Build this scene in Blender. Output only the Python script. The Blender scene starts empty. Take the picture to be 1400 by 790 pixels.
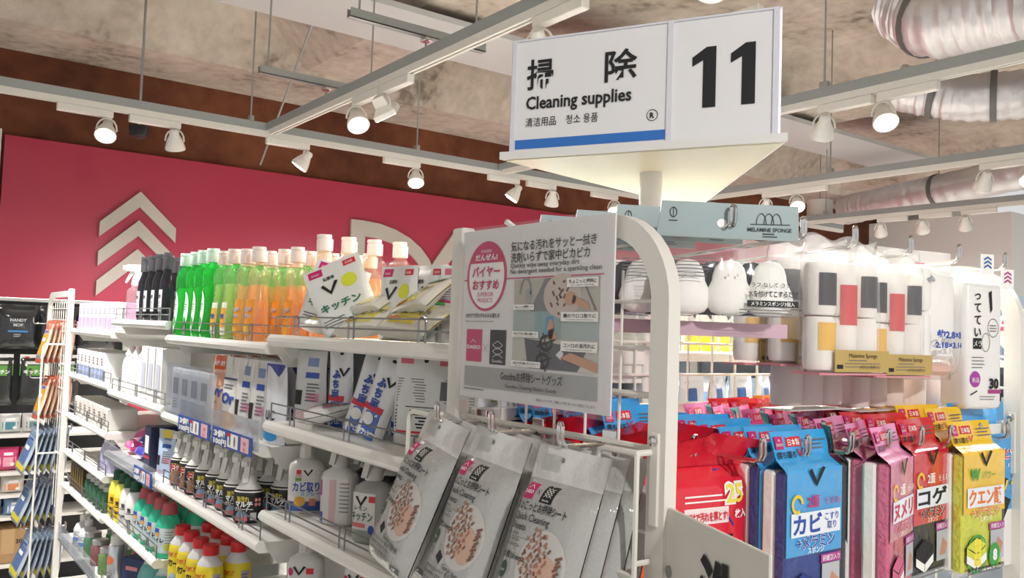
import bpy, bmesh, math, random
from mathutils import Vector, Matrix
random.seed(7)
SC = bpy.context.scene
C = SC.collection
PI = math.pi
def R(d): return math.radians(d)

# ------------------------------------------------------------------ camera
EYE = Vector((0, 0, 1.5))
RIGHT = Vector((0.80395, -0.59369, 0.03435)).normalized()
FWD = Vector((0.59184, 0.80444, 0.05077)); FWD = (FWD - RIGHT * FWD.dot(RIGHT)).normalized()
UP = RIGHT.cross(FWD)
FPX = 1178.37
cam_d = bpy.data.cameras.new('camera'); cam = bpy.data.objects.new('camera', cam_d); C.objects.link(cam)
cam.matrix_world = Matrix(((RIGHT.x, UP.x, -FWD.x, EYE.x), (RIGHT.y, UP.y, -FWD.y, EYE.y), (RIGHT.z, UP.z, -FWD.z, EYE.z), (0, 0, 0, 1)))
cam_d.sensor_width = 36; cam_d.lens = FPX / 1400 * 36; cam_d.clip_start = .02; cam_d.clip_end = 100
SC.camera = cam
def ray(x, y): return RIGHT * (x - 700) - UP * (y - 395) + FWD * FPX
def atX(x, y, X): r = ray(x, y); return EYE + r * (X / r.x)
def atY(x, y, Y): r = ray(x, y); return EYE + r * (Y / r.y)
def atZ(x, y, Z): r = ray(x, y); return EYE + r * ((Z - 1.5) / r.z)

# ------------------------------------------------------------------ light and exposure
w = bpy.data.worlds.new('world'); SC.world = w; w.use_nodes = True
w.node_tree.nodes['Background'].inputs[0].default_value = (.99, .985, .98, 1)
w.node_tree.nodes['Background'].inputs[1].default_value = .5
SC.view_settings.view_transform = 'Standard'; SC.view_settings.look = 'None'
SC.view_settings.exposure = 0.5; SC.view_settings.gamma = 1
SC.cycles.transparent_max_bounces = 24
LAMP_W = 112          # watts of one track lamp
LAMP_COL = (1, .98, .95)

# ------------------------------------------------------------------ materials
def lin(h):
    h = h.lstrip('#'); o = []
    for i in (0, 2, 4):
        c = int(h[i:i+2], 16) / 255
        o.append(c / 12.92 if c <= .04045 else ((c + .055) / 1.055) ** 2.4)
    return (*o, 1)
_M = {}
def base(name):
    m = bpy.data.materials.new(name); m.use_nodes = True; nt = m.node_tree; nt.nodes.clear()
    out = nt.nodes.new('ShaderNodeOutputMaterial')
    return m, nt, out
def mat(col, rough=.45, metal=0., noise=.06, scale=40., bump=0., coat=0.):
    k = ('m', col, rough, metal, noise, scale, bump, coat)
    if k in _M: return _M[k]
    m, nt, out = base('paint_' + col); p = nt.nodes.new('ShaderNodeBsdfPrincipled')
    p.inputs['Roughness'].default_value = rough; p.inputs['Metallic'].default_value = metal
    p.inputs['Coat Weight'].default_value = coat; p.inputs['Coat Roughness'].default_value = .08
    c = lin(col); p.inputs['Base Color'].default_value = c
    if noise or bump:
        tc = nt.nodes.new('ShaderNodeTexCoord'); nz = nt.nodes.new('ShaderNodeTexNoise')
        nz.inputs['Scale'].default_value = scale; nz.inputs['Detail'].default_value = 4
        nt.links.new(tc.outputs['Object'], nz.inputs['Vector'])
        if noise:
            mx = nt.nodes.new('ShaderNodeMix'); mx.data_type = 'RGBA'
            mx.inputs[6].default_value = tuple(x * (1 - noise) for x in c[:3]) + (1,)
            mx.inputs[7].default_value = tuple(min(1, x * (1 + noise)) for x in c[:3]) + (1,)
            nt.links.new(nz.outputs['Fac'], mx.inputs[0]); nt.links.new(mx.outputs[2], p.inputs['Base Color'])
        if bump:
            b = nt.nodes.new('ShaderNodeBump'); b.inputs['Strength'].default_value = bump; b.inputs['Distance'].default_value = .01
            nt.links.new(nz.outputs['Fac'], b.inputs['Height']); nt.links.new(b.outputs[0], p.inputs['Normal'])
    nt.links.new(p.outputs[0], out.inputs[0]); _M[k] = m
    return m
def foil(col, rough=.16, bump=.35, scale=14.):   # printed plastic film: glossy with soft crumples
    return mat(col, rough, 0, .04, scale, bump, .6)
def clear(tint='FFFFFF', body=.10, rough=.06, bodycol='FFFFFF', bump=.25, scale=18.):   # clear plastic: mostly seen through, glints
    k = ('c', tint, body, rough, bodycol, bump, scale)
    if k in _M: return _M[k]
    m, nt, out = base('clear_' + tint); L = nt.links
    tr = nt.nodes.new('ShaderNodeBsdfTransparent'); tr.inputs[0].default_value = lin(tint)
    df = nt.nodes.new('ShaderNodeBsdfTranslucent'); df.inputs[0].default_value = lin(bodycol)
    d2 = nt.nodes.new('ShaderNodeBsdfDiffuse'); d2.inputs[0].default_value = lin(bodycol)
    dm = nt.nodes.new('ShaderNodeMixShader'); dm.inputs[0].default_value = .5
    L.new(d2.outputs[0], dm.inputs[1]); L.new(df.outputs[0], dm.inputs[2])
    mx = nt.nodes.new('ShaderNodeMixShader'); mx.inputs[0].default_value = body
    L.new(tr.outputs[0], mx.inputs[1]); L.new(dm.outputs[0], mx.inputs[2])
    gl = nt.nodes.new('ShaderNodeBsdfGlossy'); gl.inputs['Roughness'].default_value = rough
    fr = nt.nodes.new('ShaderNodeFresnel'); fr.inputs[0].default_value = 1.45
    if bump:
        tc = nt.nodes.new('ShaderNodeTexCoord'); nz = nt.nodes.new('ShaderNodeTexNoise'); nz.inputs['Scale'].default_value = scale
        L.new(tc.outputs['Object'], nz.inputs['Vector'])
        b = nt.nodes.new('ShaderNodeBump'); b.inputs['Strength'].default_value = bump; b.inputs['Distance'].default_value = .02
        L.new(nz.outputs['Fac'], b.inputs['Height']); L.new(b.outputs[0], gl.inputs['Normal']); L.new(b.outputs[0], fr.inputs['Normal'])
    m2 = nt.nodes.new('ShaderNodeMixShader')
    ge = nt.nodes.new('ShaderNodeNewGeometry'); sb_ = nt.nodes.new('ShaderNodeMath'); sb_.operation = 'SUBTRACT'; sb_.inputs[0].default_value = 1
    mu = nt.nodes.new('ShaderNodeMath'); mu.operation = 'MULTIPLY'      # reflect on the outer face only
    L.new(ge.outputs['Backfacing'], sb_.inputs[1]); L.new(sb_.outputs[0], mu.inputs[0]); L.new(fr.outputs[0], mu.inputs[1])
    L.new(mu.outputs[0], m2.inputs[0]); L.new(mx.outputs[0], m2.inputs[1]); L.new(gl.outputs[0], m2.inputs[2])
    L.new(m2.outputs[0], out.inputs[0]); _M[k] = m
    return m
def glow(col, s):
    k = ('e', col, s)
    if k in _M: return _M[k]
    m, nt, out = base('lamp_glow'); e = nt.nodes.new('ShaderNodeEmission')
    e.inputs[0].default_value = lin(col); e.inputs[1].default_value = s
    nt.links.new(e.outputs[0], out.inputs[0]); _M[k] = m
    return m
def rough_wall(name, stops, scale, bump, rough=.9, detail=8):
    m, nt, out = base(name); L = nt.links; p = nt.nodes.new('ShaderNodeBsdfPrincipled'); p.inputs['Roughness'].default_value = rough
    tc = nt.nodes.new('ShaderNodeTexCoord'); n1 = nt.nodes.new('ShaderNodeTexNoise'); n1.inputs['Scale'].default_value = scale; n1.inputs['Detail'].default_value = detail
    n1.inputs['Roughness'].default_value = .62
    n2 = nt.nodes.new('ShaderNodeTexNoise'); n2.inputs['Scale'].default_value = scale * 9; n2.inputs['Detail'].default_value = 6
    rp = nt.nodes.new('ShaderNodeValToRGB'); els = rp.color_ramp.elements
    els[0].position, els[0].color = stops[0][0], lin(stops[0][1]); els[1].position, els[1].color = stops[-1][0], lin(stops[-1][1])
    for q, c in stops[1:-1]:
        e = els.new(q); e.color = lin(c)
    L.new(tc.outputs['Object'], n1.inputs['Vector']); L.new(tc.outputs['Object'], n2.inputs['Vector'])
    mth = nt.nodes.new('ShaderNodeMath'); mth.operation = 'MULTIPLY_ADD'; mth.inputs[1].default_value = .3
    ad = nt.nodes.new('ShaderNodeMath'); ad.operation = 'MULTIPLY'; ad.inputs[1].default_value = .7
    L.new(n1.outputs['Fac'], ad.inputs[0]); L.new(n2.outputs['Fac'], mth.inputs[0]); L.new(ad.outputs[0], mth.inputs[2])
    L.new(mth.outputs[0], rp.inputs[0]); L.new(rp.outputs[0], p.inputs['Base Color'])
    b = nt.nodes.new('ShaderNodeBump'); b.inputs['Strength'].default_value = bump; b.inputs['Distance'].default_value = .03
    L.new(mth.outputs[0], b.inputs['Height']); L.new(b.outputs[0], p.inputs['Normal']); L.new(p.outputs[0], out.inputs[0])
    return m

WHITE = mat('E9E7E2', .32, 0, .03); SHELFW = mat('E6E4DE', .35, 0, .03); OFFW = mat('DAD7D0', .5)
CHROME = mat('D4D4D2', .12, 1, 0); WIREG = mat('8E9092', .3, .8, 0); STEELG = mat('9C9F9C', .45, .35, .05)
RAILG = mat('979B99', .5, .1, .05); RAILW = mat('D8D5CC', .5)
BLACK = mat('141416', .45); INK = mat('1B1B1E', .6, 0, 0); GREYINK = mat('6E6F72', .6, 0, 0)
PAPER = mat('F3F2EF', .5, 0, .02); CYANB = mat('2F9BE0', .35, 0, 0)
MAG = mat('C8246E', .4, 0, 0); BLUEINK = mat('2B4FA8', .5, 0, 0); REDINK = mat('D42A3A', .45, 0, 0); WHINK = mat('F6F6F4', .5, 0, 0)
FILM = clear(body=.04); FILMT = clear(body=.12, rough=.1)

# ------------------------------------------------------------------ object helpers
def mk(name, verts, faces, mats, parent=None, midx=None, smooth=35, loc=None, rot=None):
    me = bpy.data.meshes.new(name); me.from_pydata([tuple(v) for v in verts], [], faces)
    if not isinstance(mats, (list, tuple)): mats = [mats]
    for m in mats: me.materials.append(m)
    if midx: me.polygons.foreach_set('material_index', midx)
    if smooth:
        me.polygons.foreach_set('use_smooth', [True] * len(me.polygons)); me.set_sharp_from_angle(angle=R(smooth))
    me.update()
    o = bpy.data.objects.new(name, me); C.objects.link(o)
    if parent is not None: o.parent = parent
    if loc is not None: o.location = loc
    if rot is not None: o.rotation_euler = rot
    return o
def tag(o, label=None, cat=None, group=None, kind=None):
    if label: o['label'] = label
    if cat: o['category'] = cat
    if group: o['group'] = group
    if kind: o['kind'] = kind
    return o
def thing(name, label, cat, loc=(0, 0, 0), rz=0, group=None, rot=None):
    o = bpy.data.objects.new(name, None); o.empty_display_size = .02; C.objects.link(o)
    o.location = loc; o.rotation_euler = rot if rot else (0, 0, rz)
    return tag(o, label, cat, group)
def dup(root, label, loc, rz=0, group=None, rot=None):
    r = root.copy(); C.objects.link(r); r.location = loc; r.rotation_euler = rot if rot else (0, 0, rz)
    r['label'] = label
    if group: r['group'] = group
    for ch in list(root.children):
        c = ch.copy(); C.objects.link(c); c.parent = r
        for g in list(ch.children):
            d = g.copy(); C.objects.link(d); d.parent = c
    return r
class MB:
    def __init__(s): s.v = []; s.f = []; s.m = []
    def add(s, vs, fs, mi=0, M=None):
        n = len(s.v)
        s.v += [(M @ Vector(v)) if M else Vector(v) for v in vs]; s.f += [tuple(n + i for i in f) for f in fs]; s.m += [mi] * len(fs)
        return s
    def box(s, c, d, bev=0., mi=0, M=None, seg=1):
        bm = bmesh.new(); bmesh.ops.create_cube(bm, size=1)
        for v in bm.verts: v.co = Vector((c[0] + v.co.x * d[0], c[1] + v.co.y * d[1], c[2] + v.co.z * d[2]))
        if bev: bmesh.ops.bevel(bm, geom=bm.edges[:], offset=bev, segments=seg, affect='EDGES', profile=.5)
        bm.verts.index_update()
        s.add([v.co.copy() for v in bm.verts], [[v.index for v in f.verts] for f in bm.faces], mi, M); bm.free(); return s
    def span(s, a, b, bev=0., mi=0, seg=1):
        return s.box([(a[i] + b[i]) / 2 for i in range(3)], [abs(b[i] - a[i]) for i in range(3)], bev, mi, None, seg)
    def tube(s, pts, r, n=6, closed=False, mi=0, cap=True):
        pts = [Vector(p) for p in pts]; rings = []; N = len(pts); up = None
        for i, p in enumerate(pts):
            if closed: t = pts[(i + 1) % N] - pts[i - 1]
            else: t = (pts[min(i + 1, N - 1)] - pts[max(i - 1, 0)])
            t.normalize()
            if up is None: up = t.orthogonal().normalized()
            up = (up - t * up.dot(t)); up = up.normalized() if up.length > 1e-6 else t.orthogonal().normalized()
            sd = t.cross(up)
            rr = r[i] if isinstance(r, (list, tuple)) else r
            rings.append([p + (up * math.cos(2 * PI * k / n) + sd * math.sin(2 * PI * k / n)) * rr for k in range(n)])
        fs = []
        for i in range(N if closed else N - 1):
            a = i * n; b = ((i + 1) % N) * n
            for k in range(n): fs.append((a + k, a + (k + 1) % n, b + (k + 1) % n, b + k))
        if cap and not closed: fs += [tuple(range(n - 1, -1, -1)), tuple((N - 1) * n + k for k in range(n))]
        return s.add([v for q in rings for v in q], fs, mi)
    def lathe(s, prof, n=20, sx=1, sy=1, c=(0, 0, 0), mi=0, M=None):   # prof: (radius, z) from the bottom up
        vs = []; fs = []
        for r, z in prof:
            for k in range(n):
                a = 2 * PI * k / n; vs.append((c[0] + r * sx * math.cos(a), c[1] + r * sy * math.sin(a), c[2] + z))
        for i in range(len(prof) - 1):
            for k in range(n): fs.append((i * n + k, i * n + (k + 1) % n, (i + 1) * n + (k + 1) % n, (i + 1) * n + k))
        fs.append(tuple(range(n - 1, -1, -1))); fs.append(tuple((len(prof) - 1) * n + k for k in range(n)))
        return s.add(vs, fs, mi, M)
    def prism(s, outline, d0, d1, plane='xz', mi=0, M=None):   # 2D outline (ccw seen from the front), thickness along the third axis
        def P(a, b, d): return {'xz': (a, d, b), 'xy': (a, b, d), 'yz': (d, a, b)}[plane]
        n = len(outline)
        vs = [P(a, b, d0) for a, b in outline] + [P(a, b, d1) for a, b in outline]
        fs = [tuple(range(n)), tuple(range(2 * n - 1, n - 1, -1))] + [(i, n + i, n + (i + 1) % n, (i + 1) % n) for i in range(n)]
        return s.add(vs, fs, mi, M)
    def grid(s, fn, nu, nv, mi=0, flip=False):
        vs = [fn(i / nu, j / nv) for j in range(nv + 1) for i in range(nu + 1)]; fs = []
        for j in range(nv):
            for i in range(nu):
                a = j * (nu + 1) + i; q = (a, a + 1, a + nu + 2, a + nu + 1); fs.append(q[::-1] if flip else q)
        return s.add(vs, fs, mi)
    def build(s, name, mats, parent=None, smooth=35, off=None, loc=None, rot=None):
        v = s.v if off is None else [x - Vector(off) for x in s.v]
        return mk(name, v, s.f, mats, parent, s.m, smooth, loc, rot)
def arc(c, r, a0, a1, n, plane):
    o = []
    for i in range(n + 1):
        a = R(a0 + (a1 - a0) * i / n); p = (r * math.cos(a), r * math.sin(a))
        o.append(Vector({'xz': (c[0] + p[0], c[1], c[2] + p[1]), 'yz': (c[0], c[1] + p[0], c[2] + p[1]), 'xy': (c[0] + p[0], c[1] + p[1], c[2])}[plane]))
    return o

# ------------------------------------------------------------------ flat print: colour patches and lettering laid on a surface
_T = {}
def text2d(s, bold):
    k = (s, bold)
    if k not in _T:
        cu = bpy.data.curves.new('lettering', 'FONT'); cu.body = s; cu.resolution_u = 2; cu.offset = bold
        o = bpy.data.objects.new('lettering', cu); C.objects.link(o)
        dg = bpy.context.evaluated_depsgraph_get(); me = bpy.data.meshes.new_from_object(o.evaluated_get(dg))
        v = [(x.co.x, x.co.y) for x in me.vertices]; f = [tuple(p.vertices) for p in me.polygons]
        bpy.data.objects.remove(o); bpy.data.curves.remove(cu); bpy.data.meshes.remove(me)
        x0 = min(a for a, b in v); x1 = max(a for a, b in v)
        _T[k] = ([(a - x0, b) for a, b in v], f, x1 - x0)
    return _T[k]
class Print:
    def __init__(s, F, step=.0004): s.F = F; s.v = []; s.f = []; s.m = []; s.mats = []; s.step = step; s.n = 0
    def mi(s, m):
        if m not in s.mats: s.mats.append(m)
        return s.mats.index(m)
    def add(s, v2, fs, m, layer):
        k = len(s.v); s.v += [Vector(s.F(x, z, s.step * layer)) for x, z in v2]; s.f += [tuple(k + i for i in f) for f in fs]; s.m += [s.mi(m)] * len(fs); return s
    def quad(s, p, m, layer=1, n=4):
        vs = []; fs = []
        for j in range(n + 1):
            for i in range(n + 1):
                u, v = i / n, j / n
                vs.append(tuple((p[0][k] * (1 - u) + p[1][k] * u) * (1 - v) + (p[3][k] * (1 - u) + p[2][k] * u) * v for k in (0, 1)))
        for j in range(n):
            for i in range(n):
                a = j * (n + 1) + i; fs.append((a, a + 1, a + n + 2, a + n + 1))
        return s.add(vs, fs, m, layer)
    def rect(s, x0, z0, x1, z1, m, layer=1, n=4): return s.quad([(x0, z0), (x1, z0), (x1, z1), (x0, z1)], m, layer, n)
    def disc(s, cx, cz, rx, rz, m, layer=1, n=20, rings=2):
        vs = [(cx, cz)]; fs = []
        for r in range(1, rings + 1):
            for k in range(n):
                a = 2 * PI * k / n; vs.append((cx + rx * r / rings * math.cos(a), cz + rz * r / rings * math.sin(a)))
        for k in range(n): fs.append((0, 1 + k, 1 + (k + 1) % n))
        for r in range(1, rings):
            b = 1 + (r - 1) * n; c = b + n
            for k in range(n): fs.append((b + k, c + k, c + (k + 1) % n, b + (k + 1) % n))
        return s.add(vs, fs, m, layer)
    def ring(s, cx, cz, rx, rz, t, m, layer=2, n=28, a0=0, a1=360):
        vs = []; fs = []
        for k in range(n + 1):
            a = R(a0 + (a1 - a0) * k / n); c, q = math.cos(a), math.sin(a)
            vs += [(cx + (rx - t) * c, cz + (rz - t) * q), (cx + rx * c, cz + rz * q)]
        for k in range(n): fs.append((2 * k, 2 * k + 1, 2 * k + 3, 2 * k + 2))
        return s.add(vs, fs, m, layer)
    def poly(s, pts, m, layer=1): return s.add(pts, [tuple(range(len(pts)))], m, layer)
    def line(s, a, b, t, m, layer=2):
        d = Vector((b[0] - a[0], b[1] - a[1])); n = Vector((-d.y, d.x)).normalized() * t / 2
        return s.quad([(a[0] - n.x, a[1] - n.y), (b[0] - n.x, b[1] - n.y), (b[0] + n.x, b[1] + n.y), (a[0] + n.x, a[1] + n.y)], m, layer, 2)
    def text(s, t, x, z, size, m, al='l', bold=0., width=None, rot=0, layer=3, outline=None):
        if outline: s.text(t, x, z, size, outline[0], al, bold + outline[1], width, rot, layer - 1)
        v, f, wd = text2d(t, bold); sx = size if width is None else width / wd
        ox = {'l': 0, 'c': -wd * sx / 2, 'r': -wd * sx}[al]; c, q = math.cos(R(rot)), math.sin(R(rot)); o = []
        for a, b in v:
            px, pz = ox + a * sx, b * size; o.append((x + px * c - pz * q, z + px * q + pz * c))
        return s.add(o, f, m, layer)
    def vtext(s, t, x, z, size, m, bold=0., layer=3):     # upright column of characters
        for i, ch in enumerate(t): s.text(ch, x, z - (i + 1) * size * 1.08, size, m, 'c', bold, None, 0, layer)
        return s
    def fine(s, x0, z0, x1, n, gap, t, m, layer=2, rag=.3):   # lines of print too small to read
        for i in range(n): s.rect(x0, z0 - i * gap - t, x0 + (x1 - x0) * (1 - rag * random.random()), z0 - i * gap, m, layer, 2)
        return s
    def build(s, name, parent, off=None):
        v = s.v if off is None else [x - Vector(off) for x in s.v]
        return mk(name, v, s.f, s.mats, parent, s.m, 0)
def flatF(y=0.): return lambda x, z, o: (x, y - o, z)
def planeF(origin, ux, uz, n):
    O, U, V, N = Vector(origin), Vector(ux), Vector(uz), Vector(n)
    return lambda x, z, o: O + U * x + V * z + N * o
ORD = ['first', 'second', 'third', 'fourth', 'fifth', 'sixth', 'seventh', 'eighth', 'ninth', 'tenth', 'eleventh', 'twelfth', 'thirteenth', 'fourteenth']

# ================================================================== the room
CEIL_Z, WALL_Y = 3.95, 7.5
CONC = rough_wall('concrete', [(.34, '7A6F62'), (.43, 'B0A496'), (.56, 'C8BDAF'), (.7, 'D6CDC0')], 1.3, .8)
BROWN = rough_wall('rust_brown_wall', [(.35, '472312'), (.5, '65361E'), (.66, '7F4B2D')], .7, .15)
FLOORM = mat('DDDAD3', .35, 0, .05, 3)
tag(MB().span((-5, -5, -.1), (14, 9, 0)).build('floor', FLOORM, smooth=0), kind='structure')
ceil = MB().span((-5, -5, CEIL_Z), (14, 9, CEIL_Z + .2)).build('ceiling', CONC, smooth=0); tag(ceil, kind='structure')
def haunch_beam(name, y0, y1, z0, hy, x0=-5, x1=14):      # concrete beam along X with sloped sides, hung from the ceiling
    o = MB().prism([(y0, z0), (y1, z0), (y1 + hy, CEIL_Z), (y0 - hy, CEIL_Z)], x0, x1, 'yz').build(name, CONC, ceil, smooth=0); return o
def haunch_beam_y(name, x0, x1, z0, hx, y0, y1):
    return MB().prism([(x0, z0), (x1, z0), (x1 + hx, CEIL_Z), (x0 - hx, CEIL_Z)], y1, y0, 'xz').build(name, CONC, ceil, smooth=0)
haunch_beam('concrete_beam', 6.75, 7.6, 3.52, .25)
haunch_beam_y('concrete_beam', 2.75, 3.3, 3.6, .45, -5, 6.9)
haunch_beam_y('concrete_beam', 6.7, 7.25, 3.6, .45, -5, 6.9)
haunch_beam_y('concrete_beam', 10.4, 11.0, 3.6, .45, -5, 6.9)
haunch_beam('concrete_beam', 1.2, 1.9, 3.55, .3)
# flat grey bulkhead crossing under the ceiling
tag(MB().span((-5, 4.72, 3.5), (9.1, 5.38, 3.54)).build('trim_1', mat('C6C8C6', .6, 0, .04, 3), smooth=0), kind='structure')
wb = MB().span((-5, WALL_Y, 0), (14, WALL_Y + .2, CEIL_Z)).build('wall_back', BROWN, smooth=0); tag(wb, kind='structure')
PINK = mat('AD2F49', .42, 0, .03, 2)
sb = MB().span((.705, WALL_Y - .04, .3), (11.9, WALL_Y - .002, 2.86)).build('sign_fascia', PINK, wb, smooth=0); sb['label'] = 'crimson pink sign fascia on the back wall'
MB().span((-3.2, WALL_Y - .04, .3), (.684, WALL_Y - .002, 2.9)).build('white_panel', OFFW, wb, smooth=0)
wr = MB().span((12.4, 5.4, 0), (12.9, WALL_Y, 3.39)).span((12.9, 5.4, 0), (14, 5.6, 3.39)).build('wall_right', mat('E2E1DD', .6), smooth=0); tag(wr, kind='structure')
# raised emblem and letters of the wall sign
LET = mat('BDB6AB', .22, 0, .02)
lg = thing('wall_logo', 'cream emblem of three stacked roof-shaped chevrons on the crimson wall', 'emblem', (1.68, WALL_Y - .041, 1.8))
for i in range(3):
    z = 2.545 - .235 * i
    MB().prism([(-.292, z - .275), (-.292, z - .395), (0, z - .128), (.292, z - .395), (.292, z - .275), (0, z)][::1], -.03, 0).build('chevron', LET, lg, smooth=0, off=(0, 0, 1.8))
lD = thing('wall_letter', 'big cream letter D on the crimson wall', 'letter', (3.56, WALL_Y - .041, 1.4), 0, 'wall sign letters')
def letterD(W_, H_, t):
    o = [(0, 0)] ; n = 14; rx = W_ - .12; 
    out = [(0, 0), (.12, 0)] + [(.12 + rx * math.cos(R(-90 + 180 * k / n)), H_ / 2 + H_ / 2 * math.sin(R(-90 + 180 * k / n))) for k in range(n + 1)] + [(0, H_)]
    rx2 = rx - t; inn = [(t, t)] + [(.12 + t * .2 + rx2 * math.cos(R(-90 + 180 * k / n)), H_ / 2 + (H_ / 2 - t) * math.sin(R(-90 + 180 * k / n))) for k in range(n + 1)] + [(t, H_ - t)]
    return out, inn
def holed(out, inn, d0, d1):
    cu = bpy.data.curves.new('x', 'CURVE'); cu.dimensions = '2D'; cu.fill_mode = 'BOTH'; cu.extrude = abs(d1 - d0) / 2
    for pts in (out, inn):
        sp = cu.splines.new('POLY'); sp.points.add(len(pts) - 1); sp.use_cyclic_u = True
        for p, q in zip(sp.points, pts): p.co = (q[0], q[1], 0, 1)
    o = bpy.data.objects.new('x', cu); C.objects.link(o); me = bpy.data.meshes.new_from_object(o.evaluated_get(bpy.context.evaluated_depsgraph_get()))
    v = [(a.co.x, (d0 + d1) / 2 - a.co.z, a.co.y) for a in me.vertices]; f = [tuple(p.vertices) for p in me.polygons]
    bpy.data.objects.remove(o); bpy.data.curves.remove(cu); bpy.data.meshes.remove(me); return v, f
o_, i_ = letterD(.95, 1.12, .15)
v, f = holed(o_, i_, -.03, 0); mk('letter_face', v, f, LET, lD, smooth=0)
lA = thing('wall_letter', 'big cream peaked letter A on the crimson wall, right of the letter D', 'letter', (4.72, WALL_Y - .041, 1.4), 0, 'wall sign letters')
MB().prism([(-.79, 0), (-.6, 0), (-.1, .74), (.0, .86), (.1, .74), (.6, 0), (.79, 0), (.0, 1.12)], -.03, 0).build('letter_face', LET, lA, smooth=0)

# ------------------------------------------------------------------ track rails, rods, lamps
RZ = 2.75
rails = []
def rail_x(label, y, x0, x1):
    t = thing('lighting_track', label, 'track', ((x0 + x1) / 2, y, RZ)); h = (x1 - x0) / 2
    MB().span((-h, -.022, .024), (h, .022, .075)).build('steel_channel', RAILG, t, smooth=0)
    MB().span((-h, -.02, -.012), (h, -.006, .024)).span((-h, .006, -.012), (h, .02, .024)).span((-h, -.006, .008), (h, .006, .024)).build('power_track', RAILW, t, smooth=0)
    return t
def rail_y(label, x, y0, y1):
    t = thing('lighting_track', label, 'track', (x, (y0 + y1) / 2, RZ)); h = (y1 - y0) / 2
    MB().span((-.022, -h, .024), (.022, h, .075)).build('steel_channel', RAILG, t, smooth=0)
    MB().span((-.02, -h + .05, -.012), (-.006, h - .05, .024)).span((.006, -h + .05, -.012), (.02, h - .05, .024)).span((-.006, -h + .05, .008), (.006, h - .05, .024)).build('power_track', RAILW, t, smooth=0)
    return t
def rods(t, pts, top=CEIL_Z):
    L = t.location
    for x, y in pts:
        MB().tube([(x - L.x, y - L.y, .07), (x - L.x, y - L.y, top - L.z)], .0055, 6).build('hanger_rod', STEELG, t)
        MB().box((x - L.x, y - L.y, .085), (.03, .05, .05), .004).build('rod_clip', STEELG, t)
tA = rail_x('long ceiling light track running in front of the crimson wall', 5.53, -1.5, 8.6); rods(tA, [(1.9, 5.53), (3.15, 5.53), (5.3, 5.53), (-.2, 5.53)])
tB = rail_y('ceiling light track running from the wall track toward the hanging aisle sign', 2.02, .4, 5.5); rods(tB, [(2.02, 2.3)], 3.9)
tC = rail_y('ceiling light track right of the hanging sign, below the thick silver duct', 3.9, -.5, 5.5); rods(tC, [(3.9, 2.62), (3.9, 1.4)])
tD = rail_y('ceiling light track right of the sign, second from the front', 5.9, .5, 5.5); rods(tD, [(5.9, 3.9), (5.9, 2.35), (5.9, 1.6)])
tE = rail_y('farthest ceiling light track before the white wall on the right', 7.8, 1.0, 5.5); rods(tE, [(7.8, 5.2), (7.8, 2.9)])
# short strut channels above track B, each on two rods with a drop rod
for i, (a, b, nm) in enumerate([((1.62, 4.62), 2.35, 'short grey strut channel over the track, nearer the crimson wall'), ((1.62, 3.5), 2.35, 'short grey strut channel over the track, nearer the hanging sign')]):
    t = thing('strut_channel', nm, 'strut', ((a[0] + b) / 2, a[1], 2.9), 0, None); h = (b - a[0]) / 2
    MB().span((-h, -.02, -.02), (h, .02, -.016)).span((-h, -.02, -.02), (h, -.016, .022)).span((-h, .016, -.02), (h, .02, .022)).build('channel', STEELG, t, smooth=0)
    MB().tube([(-h + .05, 0, 0), (-h + .05, 0, .98)], .0055).build('hanger_rod', STEELG, t); MB().tube([(h - .05, 0, 0), (h - .05, 0, .98)], .0055).build('hanger_rod', STEELG, t)
    MB().tube([(2.02 - t.location.x, 0, -.02), (2.02 - t.location.x, 0, -.072)], .0055).build('drop_rod', STEELG, t)
    MB().box((2.02 - t.location.x, 0, -.03), (.04, .05, .02), .003).build('clamp', CHROME, t)
t = thing('brace_rod', 'slanting thin brace rod between the ceiling and the wall light track', 'rod', (1.9, 5.2, 2.8))
p0, p1 = atZ(356, 225, 2.8), Vector((2.25, 5.05, 3.9)); t.location = p0; MB().tube([(0, 0, 0), p1 - p0], .008).build('rod', STEELG, t)

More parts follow.
